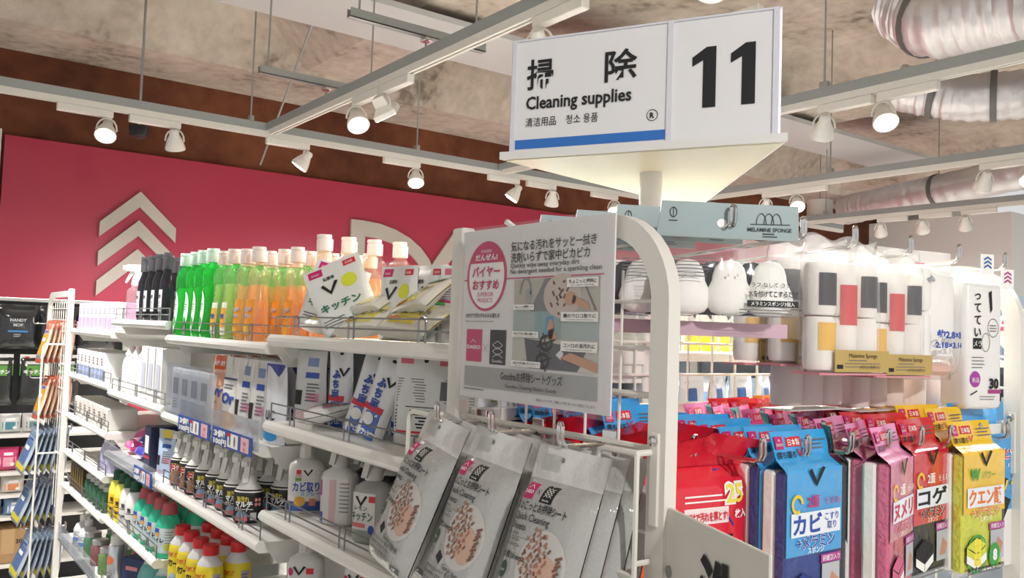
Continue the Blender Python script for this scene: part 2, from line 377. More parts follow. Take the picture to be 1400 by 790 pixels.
LENS = glow('FFF6E6', 26); LAMPW = mat('DEDAD2', .4)
def lamp_parts(root, along, aim, square=False, drop=.125):
    """adapter box on the rail, yoke, bell-shaped head with a glowing lens; aim is the beam direction"""
    ax = (1, 0) if along == 'x' else (0, 1)
    dx, dy = (.30, .04) if along == 'x' else (.04, .30)
    MB().box((-ax[0] * .12, -ax[1] * .12, -.035), (dx, dy, .046), .004).build('adapter_box', LAMPW, root)
    aim = Vector(aim).normalized(); q = Vector((0, 0, -1)).rotation_difference(aim)
    side = Vector((aim.y, -aim.x, 0)); side = side.normalized() if side.length > .1 else Vector((1, 0, 0))
    pv = Vector((0, 0, -drop))
    y = [pv + side * .055 + Vector((0, 0, -.01))]
    for k in range(9):
        a = PI * k / 8; y.append(pv + side * .055 * math.cos(a) + Vector((0, 0, .065 * math.sin(a))))
    y.append(pv - side * .055 + Vector((0, 0, -.01)))
    MB().tube(y, .0055, 6).tube([pv + Vector((0, 0, .06)), (0, 0, -.05)], .008, 8).build('yoke', LAMPW, root)
    Mx = Matrix.Translation(pv) @ q.to_matrix().to_4x4()
    b = MB(); n = 4 if square else 22
    prof = [(.060, -.062), (.060, -.05), (.052, -.02), (.040, .01), (.030, .03), (.028, .055), (.02, .065)]
    if square: prof = [(.085, -.045), (.085, -.02), (.05, .01), (.045, .06), (.02, .065)]
    b.lathe(prof[::-1] if False else prof, n, M=Mx)
    hd = b.build('lamp_head', LAMPW, root)
    l = MB(); k = .052 if not square else .076; zz = -.0635 if not square else -.0465
    l.lathe([(k * .02, zz - .004), (k * .6, zz - .003), (k, zz)][::1], n, M=Mx); l.build('lens', LENS, hd)
    ld = bpy.data.lights.new('lamp_light', 'SPOT'); ld.energy = LAMP_W * (1.2 if square else 1); ld.color = LAMP_COL; ld.spot_size = R(115); ld.spot_blend = .7; ld.shadow_soft_size = .045
    lo = bpy.data.objects.new('lamp_light', ld); C.objects.link(lo); lo.parent = root; lo.location = pv + aim * .075
    lo.rotation_euler = q.to_euler()
def lamp(label, x, y, along, aim, square=False, z=RZ, drop=.125):
    r = thing('square_flood_lamp' if square else 'track_spotlight', label, 'spotlight', (x, y, z), 0, 'track spotlights'); lamp_parts(r, along, aim, square, drop); return r
lamp('lit white spotlight on the wall track, leftmost of all, above the chevron emblem', 1.04, 5.53, 'x', (-.25, -.75, -1))
lamp('white spotlight on the wall track, second from the left, turned to the wall', 1.43, 5.53, 'x', (.25, .45, -1))
lamp('white spotlight on the wall track, third from the left, where two tracks meet', 2.28, 5.53, 'x', (-.6, .35, -1))
lamp('lit white spotlight on the wall track, above the letter D', 3.15, 5.53, 'x', (-.25, -.6, -1))
lamp('white spotlight on the wall track, left one of the pair left of the sign pole', 4.07, 5.53, 'x', (-.55, .4, -1))
lamp('white spotlight on the wall track, right one of the pair left of the sign pole', 4.45, 5.53, 'x', (.2, .45, -1))
lamp('lit white spotlight on the wall track, seen just below the sign shelf', 5.15, 5.53, 'x', (-.6, -.7, -1))
lamp('lit round spotlight on the cross track, beside the square lamp', 2.02, 4.21, 'y', (-.1, -.8, -1))
lamp('square white flood lamp on the cross track', 2.02, 3.9, 'y', (.8, .1, -1), True)
lamp('white spotlight on the cross track, nearest the hanging sign', 2.02, 2.62, 'y', (.8, .6, -.9))
lamp('lit spotlight peeking over the top edge of the hanging sign', 2.55, 2.25, 'y', (.2, -.9, -1))
lamp('dim white spotlight on the track below the silver duct, left one', 3.9, 2.62, 'y', (.6, .6, -1))
lamp('lit spotlight on the track below the silver duct, right one', 3.9, 2.29, 'y', (-.5, -.55, -1))
lamp('white spotlight right of the sign pole, left one of two above the card header', 5.9, 4.5, 'y', (.5, .6, -1))
lamp('lit spotlight right of the sign pole, just above the grey card header', 5.9, 4.2, 'y', (-.7, -.7, -1))
lamp('white spotlight hanging in front of the thin silver duct', 5.9, 2.74, 'y', (.6, .7, -1))
lamp('lit spotlight at the right edge of the frame beside the thin duct', 5.9, 2.46, 'y', (-.8, -.3, -1))
for q, (yy, s_) in enumerate([(4.6, 'leftmost'), (4.18, 'middle'), (3.79, 'rightmost')]):
    lamp('white spotlight against the white far wall, %s of three' % s_, 7.8, yy, 'y', (.8, .3, -1))
# unseen track lamps, added to brighten the near end and the far right
for q, (xx, yy, a) in enumerate([(2.02, 1.15, (-.45, -.25, -1)), (2.02, 1.75, (-.55, -.1, -1)), (3.9, .6, (-.8, .1, -1)), (5.9, 1.2, (.3, .1, -1)), (7.8, 2.6, (.9, .5, -.8)), (7.8, 1.6, (.9, .9, -.7))]):
    lamp('added track spotlight out of view to the right or overhead, %s of several' % ORD[q], xx, yy, 'y', a)
tF = rail_y('ceiling light track above the near aisle', .1, -2.5, 5.4)
for q, (yy, a) in enumerate([(3.6, (.55, .2, -1)), (2.75, (.6, .1, -1)), (-1.6, (.7, 1.2, -.9))]):  # added out of view to light the bay fronts and the hanging sign
    lamp('added unseen track spotlight over the near aisle, %s from the wall' % ORD[q], .1, yy, 'y', a)

# ------------------------------------------------------------------ ducts
DUCT = mat('D6D3D4', .36, .6, .1, 7, .9)
def duct(label, pts, r, straps):
    t = thing('flexible_duct', label, 'duct', pts[0]); P0 = Vector(pts[0]); b = MB(); n = 22; path = []
    pts = [Vector(p) for p in pts]
    for i in range(len(pts) - 1):
        for k in range(26): path.append(pts[i].lerp(pts[i + 1], k / 26))
    path.append(pts[-1])
    for _ in range(10): path = [path[0]] + [(path[i - 1] + path[i] * 2 + path[i + 1]) / 4 for i in range(1, len(path) - 1)] + [path[-1]]
    rad = [r * (1 + .035 * math.sin(i * 1.9) + .03 * random.random()) for i in range(len(path))]
    b.tube([p - P0 for p in path], rad, n)
    for i, v in enumerate(b.v): b.v[i] = v + Vector((random.uniform(-1, 1), random.uniform(-1, 1), random.uniform(-1, 1))) * r * .028
    b.build('insulated_sleeve', DUCT, t, smooth=60)
    for f_ in straps:
        i = int(f_ * (len(path) - 2)); d = (path[i + 1] - path[i]).normalized(); s = MB()
        s.tube([path[i] - P0 - d * .02, path[i] - P0 + d * .02], r * 1.085, n); s.build('metal_strap', mat('6F6E6C', .5, .3), t)
        MB().tube([path[i] - P0 + Vector((0, 0, r)), Vector((path[i].x - P0.x, path[i].y - P0.y, CEIL_Z - P0.z))], .005).build('hanger_rod', STEELG, t)
    return t
duct('thick silver insulated duct at the top right under the concrete ceiling', [(5.3, 2.95, 3.75), (5.22, 2.72, 3.56), (5.3, 2.1, 3.52), (5.4, .4, 3.55)], .25, [.3, .75])
duct('second silver duct showing under the light track at the right', [(5.8, 3.3, 3.35), (5.95, 2.9, 3.22), (6.25, 2.2, 3.2), (6.9, .8, 3.25)], .16, [.2, .42])
duct('thin silver duct running toward the round ceiling vent', [(8.55, 5.45, 2.98), (8.45, 5.0, 3.0), (8.3, 4.1, 3.05), (8.15, 2.9, 3.16), (8.1, 1.2, 3.2)], .155, [.45])
t = thing('ceiling_diffuser', 'round white ceiling air vent below the duct end', 'vent', (8.55, 5.78, 2.86))
b = MB()
for r_, z_ in [(.30, 0), (.22, .03), (.14, .06)]: b.lathe([(r_ * .8, z_ + .02), (r_, z_), (r_, z_ + .012), (r_ * .7, z_ + .05)], 30)
b.build('vent_cone', LAMPW, t); MB().lathe([(.14, .08), (.14, .26)], 24).build('vent_neck', OFFW, t); MB().tube([(0, 0, .26), (0, 0, 1.09)], .006).build('hanger_rod', STEELG, t)
t = thing('security_camera', 'small black dome camera hanging behind the wall light track', 'camera', (1.3, 5.9, 2.72))
MB().lathe([(.02, -.05), (.05, -.035), (.06, 0), (.06, .03)], 18).build('dome', BLACK, t); MB().tube([(0, 0, .03), (0, 0, 1.23)], .008).build('stem', STEELG, t)

# ================================================================== the gondola
XF, XM, XB = .65, 1.04, 1.43           # aisle-side front, centre panel, back front
YB = [1.0, 1.73, 2.50, 3.19, 3.95]      # bay boundaries from the near end
def fence(y0, y1, z, x=XF + .012, h=.036):
    b = MB(); 
    for k in (.5, 1): b.tube([(x, y0 + .01, z + h * k), (x, y1 - .01, z + h * k)], .0016, 5)
    b.tube([(x, y0 + .01, z), (x, y0 + .01, z + h)], .0016, 5); b.tube([(x, y1 - .01, z), (x, y1 - .01, z + h)], .0016, 5)
    n = max(2, round((y1 - y0) / .24))
    for i in range(n):
        y = y0 + (y1 - y0) * (i + .5) / n
        b.tube([(x, y - .01, z), (x, y - .01, z + h * .9), (x, y - .005, z + h * 1.05), (x, y + .005, z + h * 1.05), (x, y + .01, z + h * .9), (x, y + .01, z)], .0018, 5)
    return b
def board(parent, y0, y1, z, xf=XF, fenced=True, x1=XM - .012, th=.02):
    L = parent.location
    b = MB(); o = [(xf + .002, z - th), (xf + .008, z - th - .004), (x1, z - th - .004), (x1, z - .003), (xf + .022, z - .003), (xf + .016, z), (xf + .006, z), (xf, z - .006), (xf - .002, z - .013)]
    n = len(o); vs = [(a, y0, c) for a, c in o] + [(a, y1, c) for a, c in o]
    b.add(vs, [tuple(range(n)), tuple(range(2 * n - 1, n - 1, -1))] + [(i, n + i, n + (i + 1) % n, (i + 1) % n) for i in range(n)])
    for y in (y0 + .006, y1 - .006):      # side brackets
        b.prism([(xf + .03, z - th - .004), (xf + .05, z - th - .03), (x1, z - th - .035), (x1, z - th - .004)], y - .002, y + .002, 'xz')
    s = b.build('shelf_board', SHELFW, parent, 25, off=L)
    if fenced: fence(y0, y1, z).build('wire_fence', WIREG, s, off=L)
    return s
GUARD = clear('E9ECF0', .22, .08, 'EDEFF4', 0)
def guard(shelf, parent, y0, y1, z0, z1, x=XF - .004, tag_z=None):
    L = parent.location
    g = MB().span((x, y0, z0), (x + .003, y1, z1)).span((x, y0, z0), (x + .03, y1, z0 + .003)).build('clear_guard', GUARD, parent, 0, off=L)
    return g
bays = []
bay_lab = ['nearest shelving bay of the white gondola, behind the hanging sheet packs', 'second shelving bay of the white gondola, with the green soap bottles on top', 'third shelving bay of the white gondola, with the clear spray bottle on top', 'farthest shelving bay of the white gondola, with lavender boxes on top']
shelf_z = [[(1.48, 1), (1.304, 1), (1.122, 1), (.93, 1), (.62, 1)], [(1.462, 1), (1.25, 0), (1.056, 1), (.760, 1), (.55, 1)], [(1.50, 1), (1.262, 1), (1.055, 0), (.842, 1), (.62, 1)], [(1.457, 0), (1.277, 1), (1.112, 1), (.965, 1), (.83, 1), (.62, 0)]]
for i in range(4):
    y0, y1 = YB[i], YB[i + 1]; t = thing('shelving_bay', bay_lab[i], 'shelf', (.85, (y0 + y1) / 2, 0)); L = t.location; bays.append(t)
    MB().span((XM - .012, y0 + .02, .08), (XM - .006, y1 - .02, 1.58)).build('back_panel', SHELFW, t, 0, off=L)
    for y in ([y0, y1] if i == 3 else [y0]):
        b = MB().span((XM - .03, y + (.002 if y < 3.9 else -.04), 0), (XM + .03, y + (.04 if y < 3.9 else -.002), 1.60), .003)
        b.build('upright', SHELFW, t, off=L)
    MB().span((XF + .02, y0 + .002, 0), (XM, y1 - .002, .12)).build('base', SHELFW, t, 0, off=L)
    for z, fz in shelf_z[i]:
        s = board(t, y0 + .004, y1 - .004, z, fenced=bool(fz))
    if i == 1:
        guard(s, t, y0 + .01, y0 + .58, 1.238, 1.30); guard(s, t, y0 + .36, y1 - .02, 1.252, 1.388, XF + .005)
    if i == 2: guard(s, t, y0 + .02, y1 - .01, 1.03, 1.088)
    if i == 3: guard(s, t, y0 + .02, y1 - .01, .60, .67)
# price tags clipped along the second bay
TAGB = mat('3557A6', .4, 0, .05); TAGP = mat('E9B9C0', .5)
def price_tag(label, y0, y1, z0, z1, x):
    t = thing('price_tag', label, 'price tag', (x, (y0 + y1) / 2, z0), -PI / 2); W_ = y1 - y0; H_ = z1 - z0
    MB().box((0, .001, H_ / 2), (W_, .002, H_), 0).build('tag_card', TAGB, t, 0)
    p = Print(flatF()); p.text('3個', -W_ * .44, H_ * .52, H_ * .42, WHINK, 'l', .05, W_ * .30); p.text('100円', -W_ * .44, H_ * .10, H_ * .38, WHINK, 'l', .05, W_ * .34)
    p.rect(-W_ * .08, H_ * .12, W_ * .18, H_ * .88, PAPER, 1); p.disc(-W_ * .02, H_ * .5, H_ * .13, H_ * .3, GREYINK, 2); p.disc(W_ * .1, H_ * .5, H_ * .13, H_ * .3, GREYINK, 2); p.rect(-W_ * .08, H_ * .7, 0, H_ * .9, REDINK, 3)
    p.rect(W_ * .25, H_ * .12, W_ * .44, H_ * .9, TAGP, 1); p.text('110', W_ * .345, H_ * .5, H_ * .28, REDINK, 'c', .02); p.text('税込', W_ * .345, H_ * .2, H_ * .22, REDINK, 'c')
    p.build('print', t); return t
price_tag('blue price tag with a pink corner on the clear guard, left of two', 2.05, 2.31, 1.222, 1.262, XF - .006)
price_tag('blue price tag with a pink corner on the clear guard, right of two', 1.77, 2.03, 1.222, 1.262, XF - .006)
price_tag('small blue and pink price tag under the pink refill packs', 2.54, 2.74, 1.03, 1.072, XF - .007)

# ---- end frames: arched side frame, grid panel, cross bars
ARCHW = mat('E4E1D9', .3, 0, .02)
def rect_tube(path, hw, hd, b, wax):     # path of points, width axis wax, swept flat tube
    pts = [Vector(p) for p in path]; wax = Vector(wax); n = len(pts); vs = []
    for i, p in enumerate(pts):
        t = (pts[min(i + 1, n - 1)] - pts[max(0, i - 1)]).normalized(); q = t.cross(wax).normalized()
        for a, c in ((-1, -1), (1, -1), (1, 1), (-1, 1)): vs.append(p + wax * a * hw + q * c * hd)
    fs = []
    for i in range(n - 1):
        for k in range(4): fs.append((i * 4 + k, i * 4 + (k + 1) % 4, i * 4 + 4 + (k + 1) % 4, i * 4 + 4 + k))
    fs += [(3, 2, 1, 0), tuple((n - 1) * 4 + k for k in range(4))]; b.add(vs, fs); return b
def side_frame(label, x, ya, yb, top, sgn):
    """arch in the plane X = x from the gondola end ya out to the free post yb"""
    t = thing('end_frame', label, 'frame', (x, ya, 0)); L = t.location; r = .085; s = 1 if yb > ya else -1
    pth = [(x, ya, 0), (x, ya, top)] 
    MB().span((x - .011, ya - .014, 0), (x + .011, ya + .014, top + .02), .003).build('post', ARCHW, t, off=L)
    P = [(x, ya + s * .012, top)] + [(x, yb - s * r + s * r * math.sin(R(a)), top - r + r * math.cos(R(a))) for a in range(0, 91, 9)] + [(x, yb, z) for z in (1.2, .8, .4, 0)]
    rect_tube(P, .0085, .0125, MB(), (1, 0, 0)).build('arch', ARCHW, t, 30, off=L)
    b = MB(); lo, hi = min(ya, yb) + .012, max(ya, yb) - .012
    for z in [1.538, 1.489, 1.44, 1.385, 1.30, 1.2, 1.1]: b.tube([(x, lo, z), (x, hi, z)], .0022, 6)
    k = 1
    while lo + .055 * k < hi - .02:
        b.tube([(x + .003, lo + .055 * k, .7), (x + .003, lo + .055 * k, top - (.02 if abs(lo + .055 * k - yb) > r else .05))], .0018, 6); k += 1
    b.build('grid_wires', ARCHW, t, off=L)
    for z in (.93, 1.385): MB().tube([(x - .0, lo, z), (x - .0, hi, z)], .0042, 8).build('hook_bar', ARCHW, t, off=L)
    # slotted bracket plate and screw on the free post
    MB().span((x - .012, yb - .007, 1.31), (x - .0085, yb + .007, 1.405), .002).build('slot_plate', ARCHW, t, off=L)
    b = MB().lathe([(.0055, 0), (.0055, .0025), (.004, .0035)], 14, M=Matrix.Translation(Vector((x - .0122, yb, 1.396)) - Vector(L)) @ Matrix.Rotation(-PI / 2, 4, 'Y')); b.build('screw', CHROME, t)
    return t
fL = side_frame('white arched side frame at the near end, carrying the framed notice', XF, 1.0, .617, 1.622, -1)
fR = side_frame('white arched side frame at the far right corner of the near end', XB, 1.0, .617, 1.622, 1)
fF = side_frame('white arched side frame at the far end of the gondola beside the orange packs', XF, 3.97, 4.5, 1.60, -1)
MB().tube([(XF - .0, .617, 1.44), (XF, 1.0, 1.44)], .0035, 8).build('cross_bar', ARCHW, fL, off=fL.location)
t = thing('grid_panel', 'white wire grid panel closing the near end of the gondola', 'grid', (XM, 1.0, 0)); L = t.location
b = MB()
for k in range(13): b.tube([(XF + .03 + .0615 * k, 1.0, .3), (XF + .03 + .0615 * k, 1.0, 1.6)], .0024, 6)
for k in range(24): b.tube([(XF + .015, .997, .39 + .0525 * k), (XB - .015, .997, .39 + .0525 * k)], .0024, 6)
b.build('grid_wires', ARCHW, t, off=L)
for z in (1.6, 1.375): MB().span((XF + .014, .985, z), (XB - .014, .997, z + .02), .002).build('hook_rail', ARCHW, t, off=L)
# back half of the nearest bays (the other aisle)
t = thing('shelving_bay', 'back side of the nearest gondola bay, seen through the end grid', 'shelf', (1.24, 1.4, 0)); L = t.location
for z in (1.46, 1.245): MB().span((XM + .032, 1.045, z), (XB, 1.725, z + .018), .003).build('shelf_board', SHELFW, t, off=L)
for k in range(10): MB().tube([(XM + .035, 1.06 + k * .07, .5), (XM + .036, 1.06 + k * .07, 1.58)], .002, 5).build('grid_wire', ARCHW, t, off=L)

# ------------------------------------------------------------------ hooks
def hook_verts(length, drop=.0, up=.022, gap=.007, r=.0021):
    """double wire hook: base at the origin, pointing along -y"""
    b = MB()
    b.tube([(0, 0, 0), (0, -length + .008, drop), (0, -length + .002, drop + .003), (0, -length, drop + .009), (0, -length, drop + up)], r, 8)
    b.tube([(gap, 0, 0), (gap, -length + .008, drop), (gap, -length + .002, drop + .003), (gap, -length, drop + .009), (gap, -length, drop + up)], r, 8)
    b.tube([(0, -length, drop + up), (gap * .25, -length, drop + up + gap * .4), (gap * .75, -length, drop + up + gap * .4), (gap, -length, drop + up)], r, 8)
    b.box((gap / 2, .003, 0), (.022, .005, .03), .001)
    return b
hook_long = hook_verts(.37, .012)
_hk = {}
def hook(label, x, y, z, rz, length, drop, group):
    k = (length, drop)
    o = hook_verts(length, drop).build('display_hook', CHROME) if k not in _hk else _hk[k].copy()
    if k in _hk: C.objects.link(o)
    else: _hk[k] = o
    o.location = (x - .0035 * math.cos(rz), y - .0035 * math.sin(rz), z); o.rotation_euler = (0, 0, rz); tag(o, label, 'hook', group); return o
HX = [.742, .79, .872, .96, 1.043, 1.123, 1.20, 1.284, 1.37]
hl = ['chrome hook holding the red twenty-five sheet packs', 'chrome hook with an empty tip just right of the white post', 'chrome hook holding the blue sponge packs facing front', 'chrome hook holding the dark grey scrub packs turned edge-on', 'chrome hook holding the pink sponge packs', 'chrome hook holding the front red and black sponge pack', 'chrome hook between the red and the yellow packs', 'chrome hook holding the yellow sponge pack', 'chrome hook at the far right holding the big blue pack']
for x, l in zip(HX, hl): hook(l, x, .985, 1.368, 0, .385 if x > .75 else .33, .0, 'hooks of the lower row')
HT = [.769, .900, 1.01, 1.145, 1.28, 1.425]
ht = ['chrome hook through the grey card header of the gourd sponges', 'upper chrome hook tip just right of the grey card header', 'upper chrome hook tip over the first pack of round sponges', 'upper chrome hook tip over the second pack of round sponges', 'upper chrome hook tip above the pack of large white sponges', 'rightmost upper chrome hook, its rod bare before the white wall']
for x, l in zip(HT, ht): hook(l, x, .985, 1.605, 0, .355, .022, 'hooks of the upper row')

# ================================================================== packs on the near end
def header_fn(w, h, d, hh, bend, wob):
    def fn(side):
        def g(u, v):
            x = (u - .5) * w; z0 = h - .004 + v * (hh + .004); k = min(1, v * (hh + .004) / .016); k = k * k * (3 - 2 * k)
            y = side * (d / 2 * (1 - k) + .0006) + bend * max(0, v - .25) ** 1.5 + wob * math.sin(u * 7 + wob * 900) * max(0, v - .2)
            xs = x * (1 - .05 * k + .06 * max(0, v - .4)); return (xs, y, z0)
        return g
    return fn
MEL = mat('F0EEEA', .8, 0, .03, 120, .2)
def logo_square(p, x, z, s, m=MAG, al=0, layer=2):
    p.rect(x, z, x + s, z + s, m, layer, 2); p.text('DAISO', x + s / 2, z + s * .25, s * .3, WHINK, 'c', 0, s * .84, 0, layer + 1)
    p.line((x + s * .36, z + s * .6), (x + s * .5, z + s * .78), s * .05, WHINK, layer + 1); p.line((x + s * .5, z + s * .78), (x + s * .64, z + s * .6), s * .05, WHINK, layer + 1)
def cube_icon(p, x, z, s, top, layer=3):
    a = s * .5; b = s * .22; hgt = s * .42
    p.poly([(x - a - .0008, z - b - hgt * .5), (x, z - 2 * b - hgt * .5), (x + a + .0008, z - b - hgt * .5), (x + a + .0008, z + hgt * .5 - b), (x, z + hgt * .5 + .001), (x - a - .0008, z + hgt * .5 - b)], INK, layer)
    g = .0006
    p.poly([(x - a, z - b + hgt * .5), (x, z - 2 * b + hgt * .5 + g), (x + a, z - b + hgt * .5), (x, z + hgt * .5)], top, layer + 1)
    for lo, hi, m in ((.0, .5, WHINK), (.5, .94, top)):
        z0 = -hgt * .5 + hgt * lo; z1 = -hgt * .5 + hgt * hi
        p.poly([(x - a, z - b + z0), (x - g, z - 2 * b + z0), (x - g, z - 2 * b + z1), (x - a, z - b + z1)], m, layer + 1)
        p.poly([(x + g, z - 2 * b + z0), (x + a, z - b + z0), (x + a, z - b + z1), (x + g, z - 2 * b + z1)], m, layer + 1)
def vmark(p, x, z, s, m=INK, layer=3):
    p.poly([(x - s * .55, z + s * .32), (x - s * .38, z + s * .44), (x, z - s * .12), (x, z - s * .38)], m, layer)
    p.poly([(x, z - s * .38), (x, z - s * .12), (x + s * .40, z + s * .5), (x + s * .62, z + s * .42)], m, layer)
def block_pack(label, loc, rz, film_c, scrub_c, name='', sub='', text_c=None, w=.107, h=.165, d=.034, split=.42, bend=.012, detail=True, group=None, band=True, wob=.003, panel=True):
    t = thing('sponge_pack', label, 'sponge pack', loc, rz, group)
    fm = foil(film_c); sm = mat(scrub_c, .75, 0, .12, 160, .5)
    MB().box((0, -d * .24, h / 2), (w - .004, d * .46, h - .006), .003).build('scrub_layer', sm, t)
    MB().box((0, d * .25, h / 2), (w - .004, d * .48, h - .006), .003).build('melamine_layer', MEL, t)
    b = MB(); fn = header_fn(w, h, d, .040, bend, wob); b.grid(fn(-1), 8, 10); b.grid(fn(1), 8, 10, flip=True)
    b.build('wrapper_header', fm, t, 60)
    F = lambda x, z, o: (x, -d / 2 - .0008 - o, z)
    p = Print(F); p.rect(-w / 2 + .001, h * split, w / 2 - .001, h, fm, 0, 3); p.build('wrapper_front', t)
    MB().span((-w / 2 - .0006, -d / 2 - .001, 0), (w / 2 + .0006, d / 2 + .001, h - .001), .003).span((-w / 2 + .004, -.0006, -.012), (w / 2 - .004, .0006, .002)).build('clear_film', FILM, t)
    if detail:
        tc = text_c or BLUEINK; p = Print(lambda x, z, o: (x, -d / 2 - .0022 - o, z), .00025)
        vmark(p, 0, h * .935, .026)
        if panel:
            p.ring(-w * .33, h * .77, .011, .011, .004, mat('E8C93A', .5), 2, 16, 0, 300); p.text('2面', -w * .05, h * .745, .015, MAG if text_c is BLUEINK else WHINK, 'c', .02); p.text('使える!', w * .30, h * .75, .009, MAG if text_c is BLUEINK else WHINK, 'c', .01)
        p.rect(-w * .43, h * .55, w * .44, h * .71, mat('E8EEF5', .5), 1); p.text(name, -w * .40, h * .575, .024, tc, 'l', .03, w * (.8 if not sub else .5))
        if sub:
            for k, s_ in enumerate(sub): p.text(s_, w * .28, h * (.64 - .06 * k), .010, tc, 'c', .01)
        p.text('+メラミン', 0, h * .47, .0165, WHINK, 'c', .05, w * .66); p.text('+メラミン', 0, h * .47, .0165, tc, 'c', .02, w * .66, 0, 4)
        p.text('スポンジ', 0, h * .43, .008, WHINK, 'c', .01)
        cube_icon(p, -w * .22, h * .24, .05, sm)
        p.rect(w * .12, h * .10, w * .44, h * .34, mat('B9BCC2', .5), 1); p.poly([(w * .2, h * .14), (w * .36, h * .14), (w * .42, h * .22), (w * .3, h * .28)], mat('C58F74', .5), 2)
        p.rect(w * .1, h * .345, w * .46, h * .405, mat('B8429A', .5), 1); p.text('研磨剤入り', w * .28, h * .36, .007, WHINK, 'c', .01)
        p.fine(-w * .42, h * .05, w * .42, 2, .005, .002, GREYINK)
        p.build('print', t)
    ph = Print(lambda x, z, o: (x, -.0014 - o + bend * max(0, (z - h) / .04 - .25) ** 1.5, z), .0004)
    logo_square(ph, -w * .46, h + .021, .014); ph.rect(-w * .28, h + .023, -w * .02, h + .034, REDINK, 2); ph.text('日本製', -w * .15, h + .025, .008, WHINK, 'c', .01, w * .2)
    ph.text('落ち落ち', -w * .46, h + .0115, .0082, INK, 'l', .02, w * .33); vmark(ph, -w * .06, h + .016, .011, REDINK)
    ph.fine(w * .12, h + .030, w * .44, 3, .0045, .0014, GREYINK)
    ph.build('header_print', t)
    return t
HZ = 1.376
def by_header(h): return HZ - .026 - h       # base height so that the hook passes the header
Y0 = .607
bz = by_header(.165) + .008
kabi = block_pack('front blue sponge pack facing the viewer, white cube drawing on dark blue', (HX[2], Y0, bz), 0, '3FA6E6', '243F8E', 'カビ', ('こすり', '取り'), BLUEINK, group='blue sponge packs on one hook')
for k in range(1, 10):
    dup(kabi, 'blue sponge pack hanging %s behind the front blue pack on the same hook' % (ORD[k - 1]), (HX[2] + random.uniform(-.002, .002), Y0 + .0365 * k, bz + random.uniform(-.003, .004)), R(random.uniform(-2, 2)))
bluA = block_pack('blue sponge pack with magenta square, frontmost on the hook beside the red packs', (HX[1] - .002, .80, bz + .014), R(4), '3BA3E4', '2A56A8', detail=False, group='blue packs far back beside the red packs')
for k in range(1, 6):
    dup(bluA, 'blue sponge pack with magenta square, %s on the hook beside the red packs' % ORD[k], (HX[1] - .002 + random.uniform(-.003, .003), .80 + .0355 * k, bz + .014 + random.uniform(-.004, .006)), R(random.uniform(-4, 10)))
tealp = block_pack('dark grey scrub sponge pack turned edge-on right of the blue pack, teal header', (HX[3] - .004, Y0 + .02, bz + .004), R(38), '4FA7A0', '3A4044', detail=False, group='teal header sponge packs', wob=.006, w=.088)
for k in range(1, 5):
    dup(tealp, 'teal header sponge pack turned edge-on, %s behind the dark grey one' % ORD[k - 1], (HX[3] - .004, Y0 + .02 + .046 * k, bz + .01), R(38 + random.uniform(-5, 5)))
pink = block_pack('front pink sponge pack turned sideways, white and grey layers showing', (HX[4] + .002, Y0 - .005, bz), R(15), 'F08CC4', 'D9688F', 'ヌメリ', '', mat('D42A5A', .5), group='pink sponge packs on one hook')
for k in range(1, 9):
    dup(pink, 'pink sponge pack hanging %s behind the front pink pack' % ORD[k - 1], (HX[4] + .002, Y0 - .005 + .038 * k, bz + random.uniform(0, .008)), R(15 + random.uniform(-6, 6)))
red = block_pack('red and black sponge pack hanging between the pink and yellow packs', (HX[5] + .028, Y0 + .012, bz + .004), R(4), 'DB2433', '23242A', 'コゲ', '', INK, group='red sponge packs on one hook')
for k in range(1, 9):
    dup(red, 'red sponge pack hanging %s behind the front red and black pack' % ORD[k - 1], (HX[5] + .018 - .002 * k, Y0 + .012 + .037 * k, bz + .006 + random.uniform(0, .006)), R(random.uniform(-3, 5)))
yel = block_pack('yellow and lime sponge pack with orange lettering, in front beside the big blue pack', (HX[7] - .034, Y0 - .012, bz), R(-3), 'F6C81E', 'D8DC4A', 'クエン酸', '', mat('E9792C', .5), group='yellow sponge packs on one hook', panel=False, split=.5, w=.108)
p = Print(lambda x, z, o: (x, -.0195 - o, z), .0003); G = mat('3DA64A', .5)
p.text('W', -.028, .128, .021, G, 'c', .05); p.text('パワー', .006, .129, .012, G, 'c', .01); p.ring(-.022, .028, .026, .026, .003, G, 2); p.text('8', .022, .016, .02, WHINK, 'c', .06, None, 0, 5); p.disc(.022, .023, .014, .016, G, 3)
for a in range(2):
    for c in range(4): p.rect(-.030 + a * .009, .012 + c * .009, -.022 + a * .009, .020 + c * .009, mat('F2E34A', .5), 3, 1)
p.text('落とすだけで楽にお掃除', 0, .004, .008, INK, 'c', .03, .095); p.build('print', yel)
for k in range(1, 9):
    dup(yel, 'yellow sponge pack hanging %s behind the front yellow and lime pack' % ORD[k - 1], (HX[7] - .03 - .001 * k, Y0 - .012 + .0375 * k, bz + .008 + random.uniform(0, .008)), R(random.uniform(-5, 3)))
org = block_pack('orange sponge pack set back between the red and yellow front packs', (HX[6] - .002, .70, bz + .010), R(2), 'F0A21E', 'B9B6AE', detail=False, group='orange sponge packs set back')
for k in range(1, 6):
    dup(org, 'orange sponge pack %s behind the frontmost orange one' % ORD[k - 1], (HX[6] - .002, .70 + .037 * k, bz + .012 + random.uniform(0, .006)), R(random.uniform(-4, 4)))
